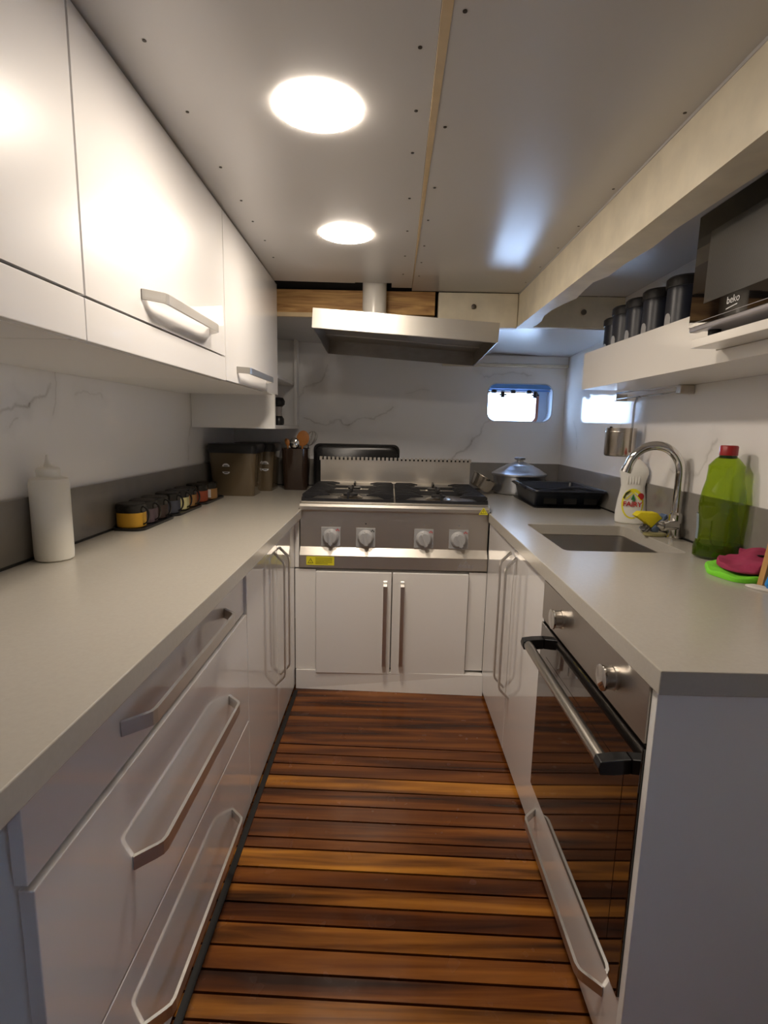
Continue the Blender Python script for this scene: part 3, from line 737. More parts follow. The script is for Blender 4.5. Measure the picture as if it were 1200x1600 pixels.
for ky in (.930, 1.235):
    kr = Matrix.Rotation(-PI/2, 4, 'Y')
    k = MB().lathe([(.0235, 0), (.0235, .005), (.0215, .006), (.0215, .019), (.023, .020), (.023, .022)], (OX-.006, ky, .744), 32, rot=kr).build('control_knob', 'steel_y', t, 30)
    MB().lathe([(.0245, .022), (.0245, .026), (.021, .027), (0, .027)], (OX-.006, ky, .744), 32, rot=kr).build('knob_cap', 'chrome', k, 30)
# toe shadows on this side are real: recessed plinth behind fronts

# ================================================================= sink, tap
t = thing('kitchen_sink', (.735, 1.8, .64), 'undermounted stainless steel sink bowl in the right worktop', 'sink')
r1 = MB().rrect(.540, .927, 1.568, 2.030, .03, 5); r2 = MB().rrect(.549, .918, 1.577, 2.021, .03, 5); r3 = MB().rrect(.556, .911, 1.584, 2.014, .035, 5); r4 = MB().rrect(.575, .892, 1.603, 1.995, .03, 5)
r0 = MB().rrect(.545, .922, 1.573, 2.025, .03, 5)
L3 = lambda p, z: [(x, y, z) for x, y in p]
m = MB(); m.loft([L3(r1, .799), L3(r2, .7995), L3(r3, .66), L3(r4, .645)], cap0=False)
m.build('bowl', 'steel_y', t, True)
MB().lathe([(.04, .646), (.038, .649), (.02, .647), (0, .646)], (.735, 1.8, 0), 24).build('drain', 'chrome', t, True)
fx, fy = .997, 1.80
t = thing('kitchen_tap', (fx, fy, ZC), 'chrome swan neck tap standing behind the sink', 'tap')
MB().lathe([(.026, 0), (.026, .006), (.020, .012), (.018, .05), (.022, .055), (.022, .085), (.016, .092)], (fx, fy, ZC), 28).build('base', 'chrome', t, True)
pts = [(fx, fy, ZC+.09), (fx, fy, 1.05)]
R_ = .083; dirx, diry = -.96, .28
for i in range(0, 21):
    a = PI*(1-i/20*.93) if False else PI*i/20*.90
    u = R_*(1-math.cos(a)); v = R_*math.sin(a)*1.12
    pts.append((fx+dirx*u, fy+diry*u, 1.065+v))
a = PI*.90; tx = Vector((dirx*math.sin(a), diry*math.sin(a), math.cos(a))).normalized()
last = Vector(pts[-1]); pts.append(tuple(last+tx*.012))
MB().tube(pts, .0155, 18).build('spout', 'chrome', t, True)
MB().tube([tuple(last+tx*.011), tuple(last+tx*.032)], .0175, 18).build('aerator', 'chrome', t, True)
MB().tube([(fx-.01, fy-.03, ZC+.052), (fx-.062, fy-.035, ZC+.05)], [.015, .018], 16).tube([(fx-.062, fy-.035, ZC+.05), (fx-.082, fy-.04, ZC+.056)], [.012, .007], 12).build('lever', 'chrome', t, True)

# ================================================================= ceiling lamps
def lamp(x, y, label):
    z = zl(x, y)
    z = zl(x+.085, y)+.001; t = thing('ceiling_light', (x, y, z), label, 'ceiling light', 'round ceiling lights')
    MB().lathe([(.050, 0), (.078, 0), (.078, -.003), (.050, -.003)][::-1], (x, y, z-.0003), 40).build('trim_ring', 'white', t, True)
    MB().lathe([(0, -.009), (.02, -.0089), (.045, -.0082), (.066, -.0065), (.080, -.004), (.0845, -.002), (.0845, .0005)], (x, y, z), 40).build('diffuser', 'lamp', t, True)
lamp(-.150, 1.112, 'round glowing ceiling light nearest the camera')
lamp(-.150, 1.775, 'round glowing ceiling light in front of the duct pipe')

# ================================================================= right wall shelf
SX = .765
t = thing('wall_shelf', (.9, 1.6, 1.365), 'long white box shelf on the right wall holding dark canisters', 'shelf')
pr_ = [(2.160, 1.365), (2.160, 1.505), (1.290, 1.497), (1.290, 1.3945), (.3, 1.3945), (.3, 1.365)]
MB().prism(pr_, SX, SX+.018, 'x').build('front_board', 'fascia', t)
MB().box(SX+.018, WR-.002, .3, 2.160, 1.3655, 1.380).box(SX+.018, WR-.002, 2.145, 2.160, 1.380, 1.46).build('shelf_board', 'fascia', t)
t = MB().box(.695, WR-.003, .35, 1.272, 1.3955, 1.4145, .001).build('microwave_shelf', 'fascia')
tag(t, 'thick white board carrying the microwave, sitting on the long wall shelf', 'shelf')
# microwave
mx0, my0, my1, mz0, mz1 = .70, .835, 1.298, 1.434, 1.692
t = thing('microwave', (.86, 1.07, 1.4145), 'black and silver microwave at the right edge, up on its shelf', 'microwave')
MB().box(mx0+.022, 1.03, my0+.006, my1-.006, mz0+.004, mz1-.004, .004).build('body', 'mwframe', t)
for fx_, fy_ in ((.745, 1.27), (.745, .87), (.99, 1.27), (.99, .87)):
    MB().lathe([(.012, 0), (.014, .0245)], (fx_, fy_, 1.4147), 14).build('foot', 'blackp', t, True)
d = MB().box(mx0, mx0+.02, my0, my1, mz0, mz1, .004, 3).build('door_frame', 'mwframe', t, True)
MB().box(mx0-.0022, mx0-.0002, my0+.003, my1-.003, mz0+.010, mz1-.005, .0006).build('door_glass', 'glassblk', d)
MB().box(mx0-.0030, mx0-.0023, my0+.10, my1-.055, mz0+.055, mz1-.052).build('door_window', 'screen', d)
MB().box(mx0-.0030, mx0-.0023, my0+.003, my1-.003, mz0+.018, mz0+.0188).build('trim_line', 'mwframe', d)
bm4 = basis((mx0-.0028, 1.137, mz0+.041), (0, -1, 0), (0, 0, 1))
text('beko', .021, 'label', d, bm4, 'maker_badge')
MB().hexa([(mx0-.0034, 1.158, mz0+.024), (mx0-.0024, 1.158, mz0+.024), (mx0-.0024, 1.157, mz0+.026), (mx0-.0034, 1.157, mz0+.026)],
          [(mx0-.0034, 1.122, mz0+.028), (mx0-.0024, 1.122, mz0+.028), (mx0-.0024, 1.122, mz0+.030), (mx0-.0034, 1.122, mz0+.030)]).build('badge_underline', 'label', d)

# canisters on the shelf
def shelf_jar(x, y, r, h, label, first=None):
    z = 1.3803
    if first is None:
        t = thing('canister', (x, y, z), label, 'canister', 'dark canisters on the long wall shelf')
        MB().lathe([(r-.003, 0), (r, .004), (r, h-.03)], (0, 0, 0), 36).build('body', 'navyp', t, True, local=True)
        MB().lathe([(r+.003, h-.030), (r+.004, h-.026), (r+.004, h-.006), (r-.002, h), (0, h)], (0, 0, 0), 36).build('lid', 'blackp', t, True, local=True)
        lab = bmesh.new(); A = []; B = []
        for i in range(9):
            a = PI+math.radians(-12+i*4-30+30); k = (i-4)/4
            zt = .148+.014*math.sqrt(max(0, 1-k*k))
            ra = r+.0006
            A.append(lab.verts.new((ra*math.cos(a), ra*math.sin(a), .118))); B.append(lab.verts.new((ra*math.cos(a), ra*math.sin(a), zt)))
        for i in range(8): lab.faces.new((A[i], A[i+1], B[i+1], B[i]))
        bmesh.ops.solidify(lab, geom=lab.faces[:], thickness=-.0006)
        mm_ = MB(); mm_.merge(lab); mm_.build('sticker', 'label', t, local=True)
        return t
    t = copy_tree(first); t.location = (x, y, z); t['label'] = label; return t
j0 = shelf_jar(.845, 1.60, .050, .262, 'dark canister on the wall shelf, right beside the microwave')
ys = [1.745, 1.865, 1.975]
labs = ['dark canister on the wall shelf, second from the microwave', 'dark canister on the wall shelf, middle one of the row of five', 'dark canister on the wall shelf, second from the far end']
for y, l in zip(ys, labs): shelf_jar(.845, y, 0, 0, l, j0)
je = shelf_jar(.860, 2.085, .0, .0, 'shorter looking dark canister at the far end of the wall shelf', j0); je.scale = (1, 1, .93)
j0.name = 'canister'

# rail with hanging beaker
t = thing('utensil_rail', (.98, 2.07, 1.335), 'steel double rail under the wall shelf, above the sink', 'rail')
for z in (1.343, 1.372-.004):
    MB().tube([(.99, 1.85, z), (.99, 2.36, z)], .0035, 10).build('bar', 'chrome', t, True)
for y in (1.85, 2.36):
    MB().box(.985, 1.033, y-.014, y+.014, 1.335, 1.3645, .002).build('bracket', 'steel_v', t)
t = thing('utensil_beaker', (.955, 2.20, 1.103), 'brushed steel beaker hanging from the rail over the sink', 'beaker')
bxx, byy = .955, 2.20
m = MB(); m.lathe([(.0, 1.103), (.052, 1.103), (.058, 1.107), (.060, 1.115), (.060, 1.218), (.0575, 1.218), (.0575, 1.118), (0, 1.116)], (bxx, byy, 0), 36); m.build('body', 'steel_v', t, True)
m = MB(); m.tube([(bxx, byy, 1.2055)]*1+[(bxx, byy, 1.2055)], .001, 4) if False else None
MB().lathe([(.0606, 1.200), (.0612, 1.202), (.0606, 1.204)], (bxx, byy, 0), 36).build('rim_line', 'steel_v', t, True)
MB().band([(.996, 2.143, 1.340), (.990, 2.143, 1.337), (.984, 2.143, 1.345), (.974, 2.142, 1.31), (.974, 2.142, 1.12)], (0, 1, 0), .016, .002).build('hanging_strap', 'chrome', t)
MB().lathe([(.006, 0), (.006, .006), (0, .008)], (bxx-.03, byy+.03, 1.2165), 12).build('rivet', 'blackp', t, True)

# ================================================================= right worktop objects
# washing-up liquid
t = thing('washing_up_bottle', (.978, 2.098, ZC), 'white washing-up liquid bottle with yellow label behind the sink', 'bottle', rz=math.radians(-23))
prof = [(.050, 0), (.056, .004), (.058, .02), (.057, .05), (.053, .09), (.047, .125), (.044, .15), (.047, .175), (.053, .20), (.053, .212), (.045, .228), (.026, .25), (.016, .258), (.0155, .262)]
MB().lathe(prof, (0, 0, 0), 40, 1, .55, power=2.4).build('body', 'white', t, True, local=True)
MB().lathe([(.014, .258), (.014, .274), (.009, .277), (.008, .288), (0, .289)], (0, 0, 0), 20).build('cap', simple('orange_red_cap', (.75, .10, .04), .4), t, True, local=True)
m = MB()
for i in range(5): m.lathe([(.0025, 0), (.0035, .008), (.0025, .03)], (-.020+i*.010, -.0262+abs(i-2)*.0006, .160), 8)
m.build('grip_ribs', 'white', t, local=True)
def oval(cx, cz, rx, rz_, ysurf, nseg=28):
    bm = bmesh.new(); rings_ = []
    for rr in (1., .75, .5, .25):
        rings_.append([bm.verts.new((cx+rx*rr*math.cos(2*PI*k/nseg), ysurf(cx+rx*rr*math.cos(2*PI*k/nseg), cz+rz_*rr*math.sin(2*PI*k/nseg)), cz+rz_*rr*math.sin(2*PI*k/nseg))) for k in range(nseg)])
    c = bm.verts.new((cx, ysurf(cx, cz), cz))
    for A_, B_ in zip(rings_, rings_[1:]):
        for k in range(nseg): bm.faces.new((A_[k], A_[(k+1) % nseg], B_[(k+1) % nseg], B_[k]))
    for k in range(nseg): bm.faces.new((rings_[-1][k], rings_[-1][(k+1) % nseg], c))
    bmesh.ops.recalc_face_normals(bm, faces=bm.faces[:]); return bm
def rad_at(z):
    for (r0_, z0_), (r1_, z1_) in zip(prof, prof[1:]):
        if z0_ <= z <= z1_ and z1_ > z0_: return r0_+(r1_-r0_)*(z-z0_)/(z1_-z0_)
    return .05
def ys_(off): return lambda x, z: -.55*rad_at(z)*(max(0, 1-(abs(x)/rad_at(z))**2.4))**(1/2.4)-off
def lay_oval(cx, cz, rx, rz_, off, mat, name, par):
    mm_ = MB(); mm_.merge(oval(cx, cz, rx, rz_, ys_(off))); return mm_.build(name, mat, par, True, local=True)
lab = lay_oval(.003, .082, .040, .060, .0010, 'yellow', 'label', t)
lay_oval(.004, .078, .034, .050, .0016, 'white', 'label_field', lab)
mm_ = MB(); mm_.prism([(-.026, .098), (0.004, .132), (.034, .098), (.028, .098), (.004, .125), (-.020, .098)], -.0345, -.0335, 'y'); mm_.build('label_roof', 'yellow', lab, local=True)
mm_ = MB(); mm_.prism([(-.032, .105), (-.024, .125), (-.006, .137), (-.010, .128), (-.022, .115), (-.028, .098)], -.0325, -.0312, 'y'); mm_.build('label_leaf', simple('dark_olive', (.03, .04, .01), .5), lab, local=True)
mm_ = MB(); mm_.prism([(-.004, .098), (.004, .122), (.012, .098)], -.0348, -.0338, 'y'); mm_.prism([(-.002, .092), (.010, .098), (.012, .092)], -.0348, -.0338, 'y'); mm_.build('label_tree', simple('leaf_green', (.02, .20, .05), .5), lab, local=True)
lay_oval(.031, .112, .0115, .0135, .0022, 'red', 'label_spot', lab)
mtx = basis((.003, -.0350, .078), (1, 0, 0), (0, 0, 1))
text('FAIRY', .0265, 'red', lab, basis((.003, -.0356, .080), (1, 0, 0), (0, 0, 1)), 'lettering', .0005, local=True, bold=.0007)

# big green bottle
t = thing('green_bottle', (.972, 1.52, ZC), 'big see-through green detergent bottle with dark red cap', 'bottle', rz=math.radians(-30))
gp = [(.054, 0), (.062, .006), (.063, .03), (.056, .055), (.0535, .075), (.056, .11), (.059, .15), (.058, .175), (.054, .20), (.0475, .23), (.0455, .262), (.046, .272), (.030, .292), (.0205, .300), (.0205, .306)]
MB().lathe(gp, (0, 0, 0), 44, 1, .80, power=2.2).build('body', 'greenpet', t, True, local=True)
lq = [(r-.0035, z+ (.003 if z < .01 else 0)) for r, z in gp if z < .04]
MB().lathe(lq+[(.0545, .045)], (0, 0, 0), 44, 1, .80, power=2.2).build('liquid', 'greenliq', t, True, local=True)
MB().lathe([(.0235, .302), (.0235, .326), (.021, .330), (0, .330)], (0, 0, 0), 28).build('cap', 'redcap', t, True, local=True)
MB().lathe([(.0225, .293), (.0225, .301)], (0, 0, 0), 28).build('collar', simple('dark_green_collar', (.01, .03, .005), .3), t, True, local=True)
m = MB(); pts = [(.022*math.cos(a_), -.0475-.002*math.cos(a_*2), .07+.030*math.sin(a_)) for a_ in [PI+k*PI/12 for k in range(13)]]
pts = [(-.022, -.046, .115)]+pts+[(.022, -.046, .115)]
m.tube(pts, .0016, 8); m.build('embossed_ridge', 'greenpet', t, True, local=True)
m = MB()
for i in range(1):
    bm = bmesh.new(); cols = []
    for k in range(7):
        a_ = PI+math.radians(-22+k*8)
        cols.append([bm.verts.new((1.02*(.057 if z_ < .12 else .060)*math.cos(a_), .8*1.02*.058*math.sin(a_), z_)) for z_ in (.055, .09, .13)])
    for A_, B_ in zip(cols, cols[1:]):
        for q in range(2): bm.faces.new((A_[q], B_[q], B_[q+1], A_[q+1]))
    bmesh.ops.solidify(bm, geom=bm.faces[:], thickness=.0005); m.merge(bm)
m.build('label', simple('pale_blue_label', (.45, .52, .58), .5), t, local=True)

# cloths
def cloth(name, outline, z0, h, mat, label, seed, holes=None, amp=.006, lift=None):
    rnd = random.Random(seed); cx_ = sum(p[0] for p in outline)/len(outline); cy_ = sum(p[1] for p in outline)/len(outline)
    bm = bmesh.new(); rings_ = []; K = len(outline)
    # smooth closed outline
    def cat(i, t_):
        p0, p1, p2, p3 = [Vector(outline[(i+k) % K]) for k in (-1, 0, 1, 2)]
        return .5*((2*p1)+(-p0+p2)*t_+(2*p0-5*p1+4*p2-p3)*t_*t_+(-p0+3*p1-3*p2+p3)*t_**3)
    O = [cat(i, k/6) for i in range(K) for k in range(6)]
    ph = [rnd.uniform(0, 6.28) for _ in range(6)]
    def hz(x, y):
        w = math.sin(x*70+ph[0]+2*math.sin(y*40+ph[3]))*.5+math.sin(y*85+ph[1]+1.5*math.sin(x*50+ph[4]))*.35+math.sin((x+y)*130+ph[2])*.2
        return h+amp*w+(lift(x, y) if lift else 0)
    prev = None
    for k, (f, zf) in enumerate(((.985, 0), (1.0, .35), (.985, .8), (.95, 1), (.85, 1), (.7, 1), (.55, 1), (.4, 1), (.25, 1), (.1, 1))):
        ring_ = []
        for p in O:
            x = cx_+(p.x-cx_)*f; y = cy_+(p.y-cy_)*f
            ring_.append(bm.verts.new((x, y, z0+max(.0006, zf*hz(x, y)) if k else z0)))
        if prev:
            for i in range(len(O)): bm.faces.new((prev[i], prev[(i+1) % len(O)], ring_[(i+1) % len(O)], ring_[i]))
        else: bm.faces.new(ring_[::-1])
        prev = ring_
    bm.faces.new(prev); bmesh.ops.recalc_face_normals(bm, faces=bm.faces[:])
    m = MB(); m.merge(bm); o = m.build(name, mat, None, True); return tag(o, label, 'cloth')
cloth('dish_cloth', [(.885, 1.425), (.862, 1.385), (.842, 1.34), (.848, 1.300), (.862, 1.262), (.90, 1.248), (.945, 1.26), (.975, 1.33), (.985, 1.40), (.955, 1.43), (.92, 1.44)], ZC+.0005, .014, 'green_cloth',
      'lime green microfibre cloth lying underneath the pink one', 3, amp=.0035)
pc = cloth('dish_cloth', [(.905, 1.400), (.878, 1.368), (.866, 1.325), (.872, 1.285), (.90, 1.262), (.94, 1.272), (.975, 1.292), (1.005, 1.34), (1.015, 1.40), (1.0, 1.425), (.97, 1.42), (.955, 1.395), (.93, 1.41)], ZC+.0205, .012, 'pink_cloth',
      'crumpled pink cloth on top of the lime green one', 5, amp=.0085, lift=lambda x, y: max(0, (x-.90))*.25)
for (hx, hy) in ((.975, 1.345), (.965, 1.300)):
    MB().lathe([(.0085, 0), (.0085, .002), (.0, .0025)], (hx, hy, ZC+.0305+max(0, (hx-.90))*.25), 16, 1.2, .8).build('hole', 'blackgap', pc, True)
# leaning wooden board, blue sponge holder, white cloth
t = MB().hexa([(.900, 1.240, ZC+.001), (1.008, 1.240, ZC+.001), (1.008, 1.222, ZC+.001), (.900, 1.222, ZC+.001)],
              [(.933, 1.262, ZC+.13), (1.018, 1.262, ZC+.13), (1.018, 1.245, ZC+.13), (.933, 1.245, ZC+.13)]).build('wooden_board', 'boardwood')
tag(t, 'slanting wooden board edge behind the blue plastic lid at the right edge', 'board')
t = thing('plastic_lid', (.98, 1.19, ZC), 'bright blue plastic lid standing upright at the right edge of the picture', 'lid')
bo = [(p_[0]-.028 if p_[0] < 1 else p_[0], p_[1]) for p_ in [(.918, ZC+.014), (.924, ZC+.005), (.936, ZC+.003), (1.008, ZC+.003), (1.008, ZC+.13), (.960, ZC+.13), (.948, ZC+.124)]]
MB().prism(bo, 1.193, 1.203, 'y', .002).build('panel', 'blue', t)
m = MB(); m.tube([(p[0]-.027 if p[0] < 1 else p[0], 1.192, p[1]) for p in [(.926, ZC+.018), (.931, ZC+.011), (.94, ZC+.009), (1.004, ZC+.009), (1.004, ZC+.124), (.962, ZC+.124), (.954, ZC+.118)]], .004, 8, True); m.build('rim', 'blue', t, True)
cloth('folded_cloth', [(.868, 1.235), (.872, 1.205), (.91, 1.16), (.95, 1.10), (1.015, 1.10), (1.015, 1.185), (.945, 1.188), (.90, 1.215), (.888, 1.238)], ZC+.0005, .005, 'white_cloth',
      'white folded cloth flat on the worktop in front of the blue lid', 8, amp=.001)

# sponge group beside the tap
t = thing('sponge', (.905, 1.90, ZC+.03), 'yellow sponge with a blue grey scourer layer beside the tap', 'sponge')
def quadblock(m, c, ux, uz, w, h, d, bev=.004):
    g_ = bmesh.new(); bmesh.ops.create_cube(g_, size=1); bmesh.ops.scale(g_, vec=(w, d, h), verts=g_.verts)
    bmesh.ops.bevel(g_, geom=g_.edges[:], offset=bev, segments=3, affect='EDGES')
    m.merge(g_, Matrix.Translation(c) @ Matrix.Rotation(ux, 4, 'Y') @ Matrix.Rotation(uz, 4, 'Z'))
m = MB(); m.prism([(.888, .907), (.903, .921), (.962, .920), (.982, .900), (.966, .888), (.945, .864), (.928, .881)], 1.855, 1.895, 'y', .003); m.build('foam', 'sponge', t, True)
m = MB(); m.prism([(.984, .909), (.994, .916), (.999, .903), (.975, .877), (.968, .849), (.945, .852), (.945, .862), (.967, .887), (.983, .900)], 1.85, 1.89, 'y', .002); m.build('scourer', 'scour', t, True)
t = MB()
for k in range(26):
    a_ = random.uniform(0, 6.28); b_ = random.uniform(0, 3.14); r_ = random.uniform(.012, .02); q_ = []
    mt_ = Matrix.Rotation(a_, 3, 'Z') @ Matrix.Rotation(b_, 3, 'X')
    for i in range(14): 
        v = mt_ @ Vector((r_*math.cos(2*PI*i/14), r_*math.sin(2*PI*i/14), 0)); q_.append((.928+v.x*1.0, 1.865+v.y, ZC+.022+v.z*.95))
    t.tube(q_, .0009, 4, True)
tag(t.build('scouring_ball', 'wire'), 'small steel wool scouring ball under the yellow sponge', 'scourer')
t = MB().lathe([(.03, 0), (.034, .003), (.033, .010), (0, .011)], (.948, 1.835, ZC+.0005), 24, 1.2, .7).build('soap_dish', simple('olive_soap', (.30, .27, .12), .4), None, True)
tag(t, 'small olive soap piece lying by the foot of the tap', 'soap')

# dish rack
t = thing('dish_rack', (.86, 2.66, ZC), 'black plastic dish drainer basin on the right worktop before the far wall', 'dish rack')
def rr(x0, x1, y0, y1, r, z, sk_=0): return [(x+sk_*(y-y0), y, z) for x, y in MB().rrect(x0, x1, y0, y1, r, 4)]
m = MB()
m.loft([rr(.705, 1.000, 2.50, 2.84, .02, ZC+.004), rr(.690, 1.008, 2.44, 2.86, .025, ZC+.070), rr(.670, 1.017, 2.405, 2.875, .03, ZC+.083), rr(.672, 1.015, 2.408, 2.872, .03, ZC+.090),
        rr(.694, 1.000, 2.43, 2.855, .025, ZC+.086), rr(.700, .996, 2.45, 2.85, .022, ZC+.070), rr(.712, .99, 2.512, 2.83, .02, ZC+.012)])
m.build('basin', 'rackp', t, 40)
m = MB()
for i in range(7):
    y = 2.53+i*.045; m.tube([(.712, y, ZC+.012), (.712, y, ZC+.055), (.985, y, ZC+.055), (.985, y, ZC+.012)], .0025, 6)
m.build('plate_ribs', 'blackp', t, True)
for i in range(3):
    m = MB(); x = .735+i*.095; m.prism([(x, 2.4615), (x+.06, 2.4615), (x+.055, 2.4655), (x+.005, 2.4655)], ZC+.02, ZC+.055, 'z')
    m.build('front_slot', 'blackp', t)
m = MB().tube([(.672, 2.55, ZC+.085), (.650, 2.58, ZC+.100), (.650, 2.70, ZC+.100), (.672, 2.73, ZC+.085)], .007, 10); m.build('side_handle', 'rackp', t, True)
m = MB().tube([(.70, 2.42, ZC+.086), (.76, 2.422, ZC+.092), (.83, 2.424, ZC+.103), (.88, 2.424, ZC+.103), (.95, 2.422, ZC+.092), (.995, 2.42, ZC+.086)], .006, 10); m.build('front_handle', 'rackp', t, True)
t = MB().prism(MB().rrect(.690, 1.012, 2.455, 2.885, .02, 4), ZC+.0005, ZC+.0035, 'z').build('drip_mat', 'blackp'); tag(t, 'thin black mat lying under the dish drainer', 'mat')

# cooking pot + pans
px_, py_ = .752, 3.030
t = thing('cooking_pot', (px_, py_, ZC), 'large aluminium pot with a domed ridged lid in the far right corner', 'pot')
MB().lathe([(.120, 0), (.136, .004), (.143, .02), (.145, .098), (.148, .104)], (px_, py_, ZC), 44).build('body', 'alu', t, True)
MB().lathe([(.150, .104), (.156, .108), (.155, .117), (.148, .120), (.118, .139), (.114, .142), (.082, .158), (.078, .162), (.05, .172), (.03, .180), (.022, .182)], (px_, py_, ZC), 48).build('lid', 'alu', t, 20)
MB().lathe([(.018, .180), (.018, .192), (.030, .195), (.032, .203), (.026, .208), (0, .209)], (px_, py_, ZC), 28).build('knob', 'alu', t, True)
t = thing('saucepan', (.54, 2.965, ZC), 'small steel pan tipped on its side between the hob and the aluminium pot', 'pan')
rt = Matrix.Rotation(math.radians(29), 4, 'Y')
MB().lathe([(.0, .0), (.052, .0), (.060, .006), (.072, .066), (.077, .068), (.077, .071), (.070, .070), (.057, .010), (0, .006)], (.515, 2.965, ZC+.031), 36, rot=rt).build('body', 'steel_v', t, True)
MB().tube([(.545, 2.895, ZC+.085), (.553, 2.865, ZC+.087)], .005, 8).build('handle', 'blackp', t, True)

# ================================================================= hob back: tray
t = thing('roasting_tray', (-.18, 2.96, ZC), 'black enamel roasting tray standing on edge behind the hob', 'baking tray')
def trl(x0, x1, z0, z1, r, y): return [(x, y, z) for x, z in MB().rrect(x0, x1, z0, z1, r, 5)]
m = MB(); m.loft([trl(-.400, .034, ZC+.018, 1.080, .035, 2.938), trl(-.410, .044, ZC+.010, 1.090, .038, 2.944), trl(-.416, .050, ZC+.004, 1.096, .038, 2.975), trl(-.426, .060, ZC+.001, 1.104, .035, 2.979), trl(-.426, .060, ZC+.001, 1.104, .035, 2.984),
        trl(-.412, .046, ZC+.008, 1.092, .035, 2.984), trl(-.404, .038, ZC+.014, 1.084, .035, 2.948)])
m.build('tray', 'enamel', t, 40)

# ================================================================= left worktop objects
# utensil holder
ux, uy = -.527, 3.00
t = thing('utensil_holder', (ux, uy, ZC), 'dark brown see-through utensil holder in the far left corner by the hob', 'utensil holder')
m = MB(); A = MB().rrect(ux-.075, ux+.075, uy-.07, uy+.07, .03, 4); A2 = MB().rrect(ux-.071, ux+.071, uy-.066, uy+.066, .028, 4)
m.loft([L3(MB().rrect(ux-.066, ux+.066, uy-.062, uy+.062, .03, 4), ZC+.0005), L3(A, ZC+.232), L3(A2, ZC+.232), L3(MB().rrect(ux-.062, ux+.062, uy-.058, uy+.058, .028, 4), ZC+.006)])
m.build('holder', 'brownclear', t, 40)
def spoon(name, x, y, tip, r, mat, label, thick=.004, sx=1., lean=0., cat='spoon', hr=.005):
    base = Vector((x*1.0, y, ZC+.012)); tipv = Vector(tip); d_ = (tipv-base).normalized()
    t = thing(name, tuple(base), label, cat)
    MB().tube([base, base.lerp(tipv, .5), tipv-d_*r*.8], hr, 8).build('handle', mat, t, True)
    g_ = bmesh.new(); bmesh.ops.create_uvsphere(g_, u_segments=20, v_segments=12, radius=1)
    bmesh.ops.scale(g_, vec=(r*sx, thick, r*1.25), verts=g_.verts)
    mm = MB(); mm.merge(g_, Matrix.Translation(tipv) @ Matrix.Rotation(lean, 4, 'Y')); mm.build('head', mat, t, True)
    return t
spoon('wooden_spoon', ux+.02, uy, (ux+.035, uy+.01, 1.128), .036, 'orange', 'round orange wooden spoon standing in the dark utensil holder', lean=.2)
spoon('wooden_spatula', ux-.03, uy+.01, (ux-.055, uy+.02, 1.105), .018, 'orange', 'narrow wooden spatula at the left of the utensil holder', lean=-.4, sx=.8, cat='spatula')
spoon('steel_ladle', ux+.0, uy-.03, (ux-.002, uy-.05, 1.100), .028, 'chrome', 'shiny steel ladle in front of the wooden spoon in the utensil holder', thick=.014, cat='ladle')
t = thing('whisk', (ux+.03, uy+.045, ZC+.012), 'thin steel wire whisk curling out of the utensil holder', 'whisk')
MB().tube([(ux+.03, uy+.045, ZC+.012), (-.466, 3.052, 1.088)], .004, 8).build('handle', 'chrome', t, True)
m = MB(); wc = Vector((-.452, 3.052, 1.128))
for k in range(4):
    a_ = k*PI/4
    m.tube([wc+Vector((.034*math.cos(b_)*math.cos(a_)+.012*math.sin(b_), .034*math.cos(b_)*math.sin(a_)*.8, .040*math.sin(b_))) for b_ in [2*PI*i/20 for i in range(20)]], .0013, 6, True)
m.build('wires', 'chrome', t, True)

# big tubs
def tub(x0, x1, y0, y1, h, label, stickx=None):
    cx_, cy_ = (x0+x1)/2, (y0+y1)/2
    t = thing('storage_tub', (cx_, cy_, ZC), label, 'storage tub', 'smoky storage tubs in the far left corner')
    m = MB(); f = .014
    m.loft([L3(m.rrect(x0+f, x1-f, y0+f, y1-f, .022, 4), ZC+.0005), L3(m.rrect(x0, x1, y0, y1, .025, 4), ZC+h-.045)])
    b_ = m.build('body', 'tub', t, 40)
    m = MB(); m.loft([L3(m.rrect(x0-.004, x1+.004, y0-.004, y1+.004, .025, 4), ZC+h-.045), L3(m.rrect(x0-.008, x1+.010, y0-.008, y1+.008, .028, 4), ZC+h-.012), L3(m.rrect(x0-.002, x1+.004, y0-.002, y1+.002, .028, 4), ZC+h)])
    m.build('lid', 'blackp', t, 40)
    if stickx:
        for dz, nm in ((.010, 0), (-.010, 1)):
            zc_ = ZC+h*.52+dz*1.3; pts = []
            for k in range(9):
                a_ = PI*k/8; pts.append((stickx+.019*math.cos(a_), zc_+(.016*math.sin(a_) if dz > 0 else -.012*math.sin(a_))))
            yf = y0+f*(1-(zc_-ZC)/(h-.045))-.0015
            m = MB().prism(pts, yf-.0008, yf, 'y').build('sticker', 'label', b_)
            MB().box(stickx-.010, stickx+.010, yf-.0013, yf-.0008, zc_+(.002 if dz > 0 else -.007), zc_+(.006 if dz > 0 else -.003)).build('lettering', 'ink', m)
tub(-.905, -.668, 2.62, 2.815, .262, 'larger smoky brown storage tub with black lid behind the spice jars', -.815)
tub(-.84, -.628, 2.85, 3.06, .262, 'second smoky storage tub, half hidden behind the larger one', -.672)

# squeeze bottle
t = thing('squeeze_bottle', (-.872, 1.335, ZC), 'milky white sauce squeeze bottle on the left worktop', 'bottle')
MB().lathe([(.040, 0), (.045, .004), (.0462, .02), (.0462, .200), (.043, .212), (.030, .217), (.026, .219)], (-.872, 1.335, ZC), 40).build('body', 'hdpe', t, True)
MB().lathe([(.0275, .217), (.0275, .236), (.0245, .240), (.010, .243)], (-.872, 1.335, ZC), 32).build('screw_cap', 'hdpe', t, True)
MB().lathe([(.010, .242), (.005, .258), (.003, .272), (0, .273)], (-.872, 1.335, ZC), 20).build('nozzle', 'white', t, True)

